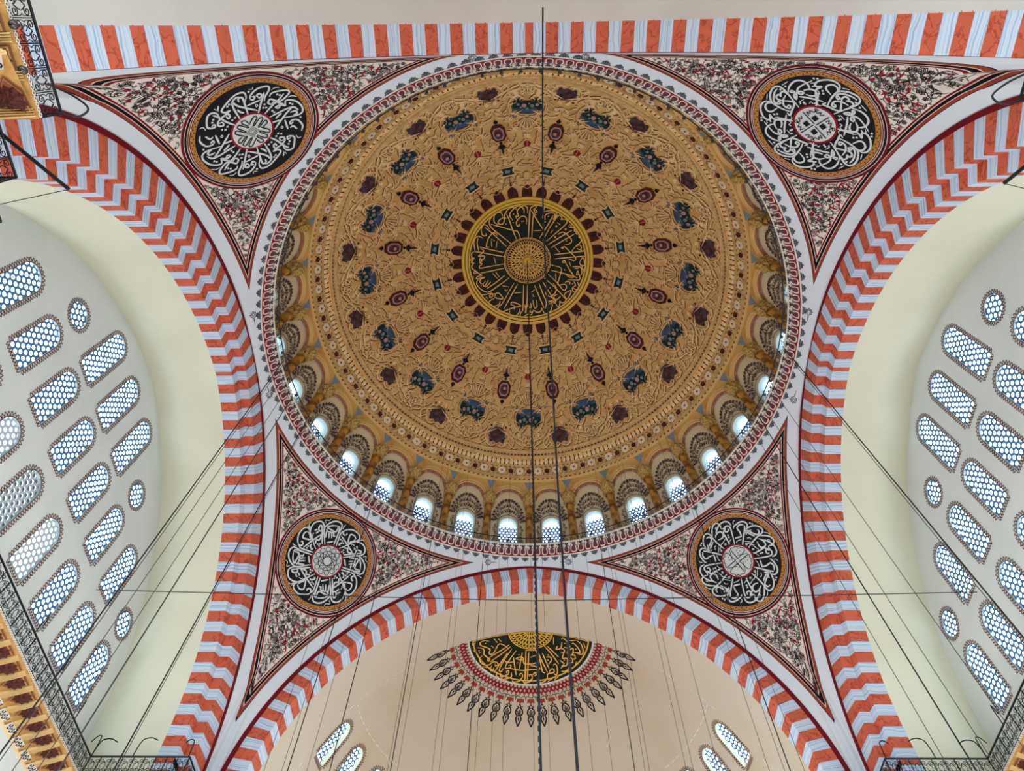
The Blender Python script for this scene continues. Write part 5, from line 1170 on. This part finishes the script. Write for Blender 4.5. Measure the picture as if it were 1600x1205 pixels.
# ------------------------------------------------------------------ half roundel of the semi-dome
hr = setp(empty('half_roundel'), 'black and gold half roundel with a braided border and fringe of pendants in the semi-dome', 'roundel')
def half(r0, r1, m, h, name, nr=None, par=hr):
    b = MB(); t = np.linspace(-math.pi/2, math.pi/2, 49); rs = np.linspace(r0, r1, nr or 2); n = 49
    V = np.concatenate([np.stack([r*np.sin(t), r*np.cos(t)], -1) for r in rs])
    b.add(semi_s(V, h), [(j*n+i, j*n+i+1, (j+1)*n+i+1, (j+1)*n+i) for j in range(len(rs)-1) for i in range(n-1)]); return b.make(name, M[m], par)
half(.02, 3.62, 'medal', .02, 'black_ground', 14)
half(3.37, 3.45, 'goldB', .03, 'gold_ring'); half(3.62, 3.72, 'pale', .02, 'white_ring'); 
b = MB(); V, F = ribbon(np.array([(-3.45, .05), (0, .05), (3.45, .05)]), .09); P = np.linspace(-3.45, 3.45, 30); V, F = ribbon(np.stack([P, 0*P+.05], -1), .07); b.add(semi_s(V, .03), F); b.make('gold_ring', M['goldB'], hr)
b = MB()
for ro, am, k, ph in ((.9, .12, 18, 0), (.9, .12, 18, math.pi), (.68, .16, 14, 0), (.68, .16, 14, math.pi), (.42, .16, 10, 0), (.42, .16, 10, math.pi), (.2, .1, 6, 0)):
    t = np.linspace(-math.pi/2, math.pi/2, 120); r_ = ro+am*np.cos(k*t+ph); V, F = ribbon(np.stack([r_*np.sin(t)*1.22, np.maximum(r_*np.cos(t)*1.22, .03)], -1), .05); b.add(semi_s(V, .035), F)
t = np.linspace(-math.pi/2, math.pi/2, 60); V, F = ribbon(np.stack([1.3*np.sin(t), 1.3*np.cos(t)], -1), .06); b.add(semi_s(V, .035), F)
b.make('gold_knotwork', M['goldB'], hr)
b = MB(); lettering(b, lambda V, h: semi_s(np.stack([np.asarray(V)[:, 0], np.maximum(np.asarray(V)[:, 1], .02)], -1), h), 'semi', .035, 1., 0, .7, 4); b.make('gold_lettering', M['goldO'], hr)
b = MB()
for ph in (0, math.pi):
    t = np.linspace(-math.pi/2, math.pi/2, 420); r_ = 4.02+.15*np.sin(t*50+ph); V, F = ribbon(np.stack([r_*np.sin(t), r_*np.cos(t)], -1), .1); b.add(semi_s(V, .03), F)
b.make('braid', M['crim'], hr)
b = MB()
for i in range(50):
    a = -math.pi/2+i*math.pi/50+math.pi/100
    for r_ in (3.78, 4.27): b.add(semi_s(circ_poly(.045, 6, (r_*math.sin(a), r_*math.cos(a))), .03), [tuple(range(6))])
o = b.make('braid_dots', M['ink'], hr); o['kind'] = 'stuff'
def radial(P, a):
    P = np.asarray(P, float); s, c = math.sin(a), math.cos(a)
    return np.stack([P[:, 1]*s+P[:, 0]*c, P[:, 1]*c-P[:, 0]*s], -1)
for i in range(23):
    a = math.radians(-88+8*i); b = MB()
    up_ = lambda P: np.stack([P[:, 0], np.maximum(P[:, 1], .0)], -1)
    def pl(P, w, m=1, closed=False): V, F = ribbon(cr(P, 4, closed), w, closed); b.add(semi_s(up_(radial(V, a)), .02), F, m)
    def pf(P, m): P = np.array(P); b.add(semi_s(up_(radial(P, a)), .022), [tuple(range(len(P)))], m)
    pf([(-.2, 4.5), (.2, 4.5), (.24, 4.75), (.1, 4.7), (0, 4.82), (-.1, 4.7), (-.24, 4.75)], 0)
    for s in (-1, 1):
        pl([(s*.02, 4.98), (s*.16, 5.1), (s*.22, 5.3), (s*.1, 5.45), (s*.17, 5.6), (s*.1, 5.78), (0, 6.0)], .085)
        pl([(0, 4.8), (s*.1, 4.95), (s*.2, 4.92)], .05); pl([(0, 5.5), (s*.07, 5.3), (s*.1, 5.18)], .05)
        pl([(s*.02, 4.45), (s*.16, 4.36), (s*.3, 4.4), (s*.32, 4.6)], .04)
    pl([(0, 5.1), (0, 5.35)], .06); pf([(-.05, 5.6), (0, 5.52), (.05, 5.6), (0, 5.72)], 1)
    b.make('pendant', [M['rust'], M['black']], hr)
# ------------------------------------------------------------------ galleries with gilded honeycomb corbels and iron railings
ZG = 16.8+ZC; ZB = 16.02+ZC
def railing_panel(L):
    """wrought-iron panel of scrolls, length L along x, height 0..0.78"""
    b = MB(); h = .74
    b.tube([(0, 0, .02), (L, 0, .02)], .018, 4); b.tube([(0, 0, h), (L, 0, h)], .035, 5); b.tube([(0, 0, 0), (0, 0, h)], .022, 4)
    n = max(1, int(round(L/.46))); w = L/n
    for i in range(n):
        x = (i+.5)*w; b.tube([(x-w/2, 0, 0), (x-w/2, 0, h)], .014, 3)
        for s in (-1, 1):
            for zc, dz in ((.2, -1), (.54, 1)):
                t = np.linspace(0, 9., 18); r_ = .105-.0095*t
                b.tube(np.stack([x+s*(.115-r_*np.cos(t)), 0*t, zc+dz*(.03-r_*np.sin(t))], -1), .014, 3, cap=False)
            b.tube(cr([(x+s*.01, 0, .2), (x+s*.1, 0, .37), (x+s*.01, 0, .54)], 4), .013, 3, cap=False)
            b.tube(cr([(x+s*.2, 0, .02), (x+s*.2, 0, .3), (x+s*.16, 0, .37), (x+s*.2, 0, .44), (x+s*.2, 0, h)], 3), .011, 3, cap=False)
    return b
def muq_unit(w):
    """one corbel bay along x (width w), underside running back along +y (0..1.3) and down: gilded frame, brown chevron panel, carved rosette, scroll patch"""
    b = MB()
    z = lambda y: -.06-.30*y
    b.add([(0, -.02, z(-.02)), (w, -.02, z(-.02)), (w, 1.32, z(1.32)), (0, 1.32, z(1.32))], [(0, 1, 2, 3)], 0)
    for i in range(4):                    # fluted gilded rib between bays
        x0 = .02+i*.05; V = []
        for y in (0, .25, .5, .75, .95): V += [(x0, y, z(y)-.02), (x0+.025, y, z(y)-.1-.05*math.sin(y*3)), (x0+.05, y, z(y)-.02)]
        b.add(V, [(3*j+k, 3*j+k+1, 3*j+k+4, 3*j+k+3) for j in range(4) for k in range(2)], 1)
    c = np.array([.2+(w-.22)/2, .44]); hw = (w-.22)/2
    o = np.array([(-hw, -.36), (hw, -.36), (hw, .12), (0, .42), (-hw, .12)])
    for sc, dz, m in ((1., .04, 2), (.88, .06, 0), (.8, .075, 2)):
        P = c+o*sc; b.add([(p[0], p[1], z(p[1])-dz) for p in P], [tuple(range(5))], m)
    n = 9; P = []
    for i in range(2*n):
        a = math.pi*i/n; r_ = (.3 if i % 2 else .22); P.append((c[0]+r_*math.cos(a)*hw/.26, c[1]-.06+r_*math.sin(a)))
    V = [(p[0], p[1], z(p[1])-.1) for p in P]+[(c[0], c[1]-.06, z(c[1])-.2)]
    b.add(V, [(i, (i+1) % (2*n), 2*n) for i in range(2*n)], 3)
    P = np.array([(.02, .98), (w*.75, .98), (w*.9, 1.28), (.1, 1.28)]); b.add([(p[0], p[1], z(p[1])-.04) for p in P], [(0, 1, 2, 3)], 4)
    for i in range(5):
        q = np.array([.12+.09*i, 1.06+.1*(i % 2)]); V, F = ribbon(cr([q, q+(.05, .06), q+(.1, 0), q+(.04, -.05)], 3), .035); b.add([(p[0], p[1], z(p[1])-.05) for p in V], F, 5)
    return b
PAN, MUQ = {}, {}
def gallery(name, label, pts, out_side, depth_dir=None):
    """pts: plan polyline of the railing; the corbels run back to the side given by out_side (left of travel = +1)"""
    g = setp(empty(name), label, 'gallery', 'galleries under the arches')
    for (x0, y0), (x1, y1) in zip(pts[:-1], pts[1:]):
        L = math.hypot(x1-x0, y1-y0); a = math.atan2(y1-y0, x1-x0)
        n = max(1, int(round(L/1.26))); w = L/n; key = round(w, 3)
        if key not in PAN: PAN[key] = railing_panel(w).make('railing_panel', M['iron'], link=False)
        for i in range(n):
            o = obj('railing_panel', PAN[key], g, (x0+(x1-x0)*i/n, y0+(y1-y0)*i/n, ZB), (0, 0, a))
        m = max(1, int(round(L/.72))); w2 = L/m; k2 = (round(w2, 3), out_side)
        if k2 not in MUQ:
            mb = muq_unit(w2)
            me = mb.make('corbel', [M['muq'], M['muqL'], M['mbrown'], M['carve'], M['pale'], M['ink']], link=False)
            if out_side < 0:
                for v in me.vertices: v.co.y = -v.co.y
            MUQ[k2] = me
        for i in range(m): obj('corbel', MUQ[k2], g, (x0+(x1-x0)*i/m, y0+(y1-y0)*i/m, ZB-.05), (0, 0, a))
        # pale scalloped edge strip
        b = MB(); k = int(L/.11); nx, ny = -math.sin(a)*out_side, math.cos(a)*out_side
        for i in range(k):
            c = ((i+.5)*L/k)
            V, F = ribbon(circ_poly(.045, 7), .03, True)
            b.add([(x0+math.cos(a)*(c+v[0])-nx*.03, y0+math.sin(a)*(c+v[0])-ny*.03, ZB-.06+v[1]) for v in V], F)
        o = b.make('scalloped_edge', M['pale'], g); o['kind'] = 'stuff'
        b = MB()
        d = 1.2
        V = [(x0, y0, ZB), (x1, y1, ZB), (x1+nx*d, y1+ny*d, ZB), (x0+nx*d, y0+ny*d, ZB), (x0, y0, ZB-.1), (x1, y1, ZB-.1), (x1+nx*d, y1+ny*d, ZB-.1), (x0+nx*d, y0+ny*d, ZB-.1)]
        b.add(V, [(0, 1, 2, 3), (4, 7, 6, 5), (0, 4, 5, 1), (2, 6, 7, 3)]); b.make('gallery_floor', M['muq'], g)
        # gilded moulding at the foot of the corbels
        b = MB()
        for yy, zz, r_ in ((1.3, -.52, .05), (1.34, -.6, .035), (1.38, -.68, .05)):
            b.tube([(x0+nx*yy, y0+ny*yy, ZB+zz), (x1+nx*yy, y1+ny*yy, ZB+zz)], r_, 6)
        b.make('gilded_moulding', M['muqL'], g)
    return g
def crook(p, a, L, bend, label):
    """curved iron lamp bracket rising from a railing"""
    b = MB(); c, s = math.cos(a), math.sin(a)
    P = cr([(0, 0, 0), (.02, 0, L*.55), (.1*bend, 0, L*.9), (.38*bend, 0, L), (.66*bend, 0, L*.86)], 4)
    b.tube([(p[0]+q[0]*c, p[1]+q[0]*s, p[2]+q[2]) for q in P], .022, 5)
    o = b.make('lamp_bracket', M['iron']); setp(o, label, 'bracket', 'iron lamp brackets on the galleries')
for nm, s in (('left', -1), ('right', 1)):
    gallery('side_gallery', 'gilded corbelled gallery with black scroll railing under the %s window wall' % nm, [(s*16.9, -9.9), (s*16.9, 10.2)] if s < 0 else [(s*16.9, 10.2), (s*16.9, -9.9)], 1)
    for fb, sy in (('front', 1), ('rear', -1)):
        pts = [(s*16.9, sy*10.2), (s*13.1, sy*10.2), (s*13.1, sy*11.25), (s*12.35, sy*11.25), (s*12.35, sy*12.65), (s*10.82, sy*12.65), (s*10.82, sy*17.0)]
        gallery('pier_gallery', 'stepped gilded gallery with iron railing around the %s %s pier' % (fb, nm), pts, 1 if s*sy < 0 else -1)
for (x, y, a, L, bd, lb) in [(-16.9, 10.2, 2.6, .95, 1, 'hooked iron lamp bracket at the left gallery corner, leaning left'), (-16.9, 10.2, 0.2, .75, 1, 'hooked iron lamp bracket at the left gallery corner, leaning right'),
      (-15.3, 10.2, 0.0, .75, 1, 'hooked iron lamp bracket on the left gallery, over the plain vault'), (-13.15, 10.2, 3.0, .7, .6, 'hooked iron lamp bracket at the end of the left gallery, before the striped arch'),
      (-16.9, 8.1, 2.2, .9, 1, 'hooked iron lamp bracket below the second lowest left window'), (-16.9, 5.9, 2.2, .9, 1, 'hooked iron lamp bracket below the third lowest left window'), (-16.9, 3.7, 2.2, .9, 1, 'hooked iron lamp bracket below the fourth lowest left window'),
      (16.9, 10.2, 0.5, .95, 1, 'hooked iron lamp bracket at the right gallery corner, leaning right'), (16.9, 10.2, 3.0, .75, 1, 'hooked iron lamp bracket at the right gallery corner, leaning left'),
      (15.0, 10.2, 3.1, .8, 1, 'hooked iron lamp bracket on the right gallery, over the plain vault'), (13.15, 10.2, 0.1, .7, .6, 'hooked iron lamp bracket at the end of the right gallery, before the striped arch'),
      (16.9, 8.3, .8, .9, 1, 'hooked iron lamp bracket below the lowest right window')]:
    crook((x, y, ZG), a, L, bd, lb)
# dark poles with a stay wire at the rear galleries
for nm, P0, P1, P2 in (('left', (-12.5, -12.3, ZG+.05), (-11.2, -10.95, ZG), (-13.1, -10.6, ZG)), ('right', (12.4, -12.2, ZG+.05), (11.05, -10.83, ZG), (12.9, -10.4, ZG))):
    b = MB(); b.tube([P0, P1], .045, 6)
    o = setp(b.make('flag_pole', M['iron']), 'dark slanting pole with a stay wire at the %s edge' % nm, 'pole')
    b = MB(); b.tube([P1, P2], .012, 4); b.make('stay_wire', M['cable'], o)
for (x, y, lb) in ((-10.75, -14.45, 'round glass lamp against the upper left gallery edge, topmost'), (-10.85, -13.6, 'round glass lamp against the upper left gallery edge, middle'), (-11.6, -12.55, 'round glass lamp hanging below the upper left gallery')):
    o = setp(empty('gallery_lamp', (x, y, ZB-.1 if y < -13 else ZB-.75)), lb, 'lamp', 'glass lamps at the rear left gallery')
    g_ = obj('globe', gl_me, o); g_.scale = (1.2, 1.2, 1.2); obj('hook', hk_me, o)
for nm, s in (('left', -1), ('right', 1)):
    b = MB(); b.tube(cr([(s*10.8, -13.2, ZG), (s*10.5, -13.0, ZG+.1), (s*10.2, -12.75, ZG), (s*10.35, -12.6, ZG-.25), (s*10.75, -12.7, ZG-.3)], 4), .025, 5)
    setp(b.make('lamp_bracket', M['iron']), 'bent iron lamp bracket at the corner of the rear %s gallery' % nm, 'bracket', 'iron lamp brackets on the galleries')

# ------------------------------------------------------------------ hanging wires and cables
b = MB(); b.tube([(0, 0, RD+ZD-.2), (.02, .02, 4.5)], .028, 6)
o = setp(b.make('chandelier_chain', M['cable']), 'dark chain hanging straight down from the centre of the dome', 'chain')
b = MB()
for k in range(160): 
    z = RD+ZD-.3-k*.26
    b.tube([(0, 0, z), (0, 0, z-.12)], .036, 5)
o2 = b.make('chain_links', M['cable'], o); o2['kind'] = 'stuff'
b = MB(); b.tube(cr([(0.45, -14.9, 27.2+ZC), (.46, -13.5, 27.4+ZC), (.48, -8, 26.2+ZC), (.66, -4, 22+ZC), (.72, -1.5, 15+ZC), (.73, -.8, 4.2)], 10), .034, 6)
setp(b.make('power_cable', M['cable']), 'thick dark cable running from the top edge down past the dome centre', 'cable')
b = MB(); b.tube([(-18.1, 6.2, 21.4+ZC), (0, 6.4, 20.95+ZC), (18.1, 6.4, 21.4+ZC)], .018, 5)
setp(b.make('tie_wire', M['cable']), 'thin wire stretched across from the left wall to the right wall', 'wire')
for i, (x, y, z, r_, lb) in enumerate(WIRES):
    b = MB(); b.tube([(x, y, z+ZC), (x, y, 4.4)], r_, 4)
    setp(b.make('hanging_wire', M['cable'] if r_ > .014 else M['wire']), lb, 'wire', 'lamp wires hanging from the dome and vaults')
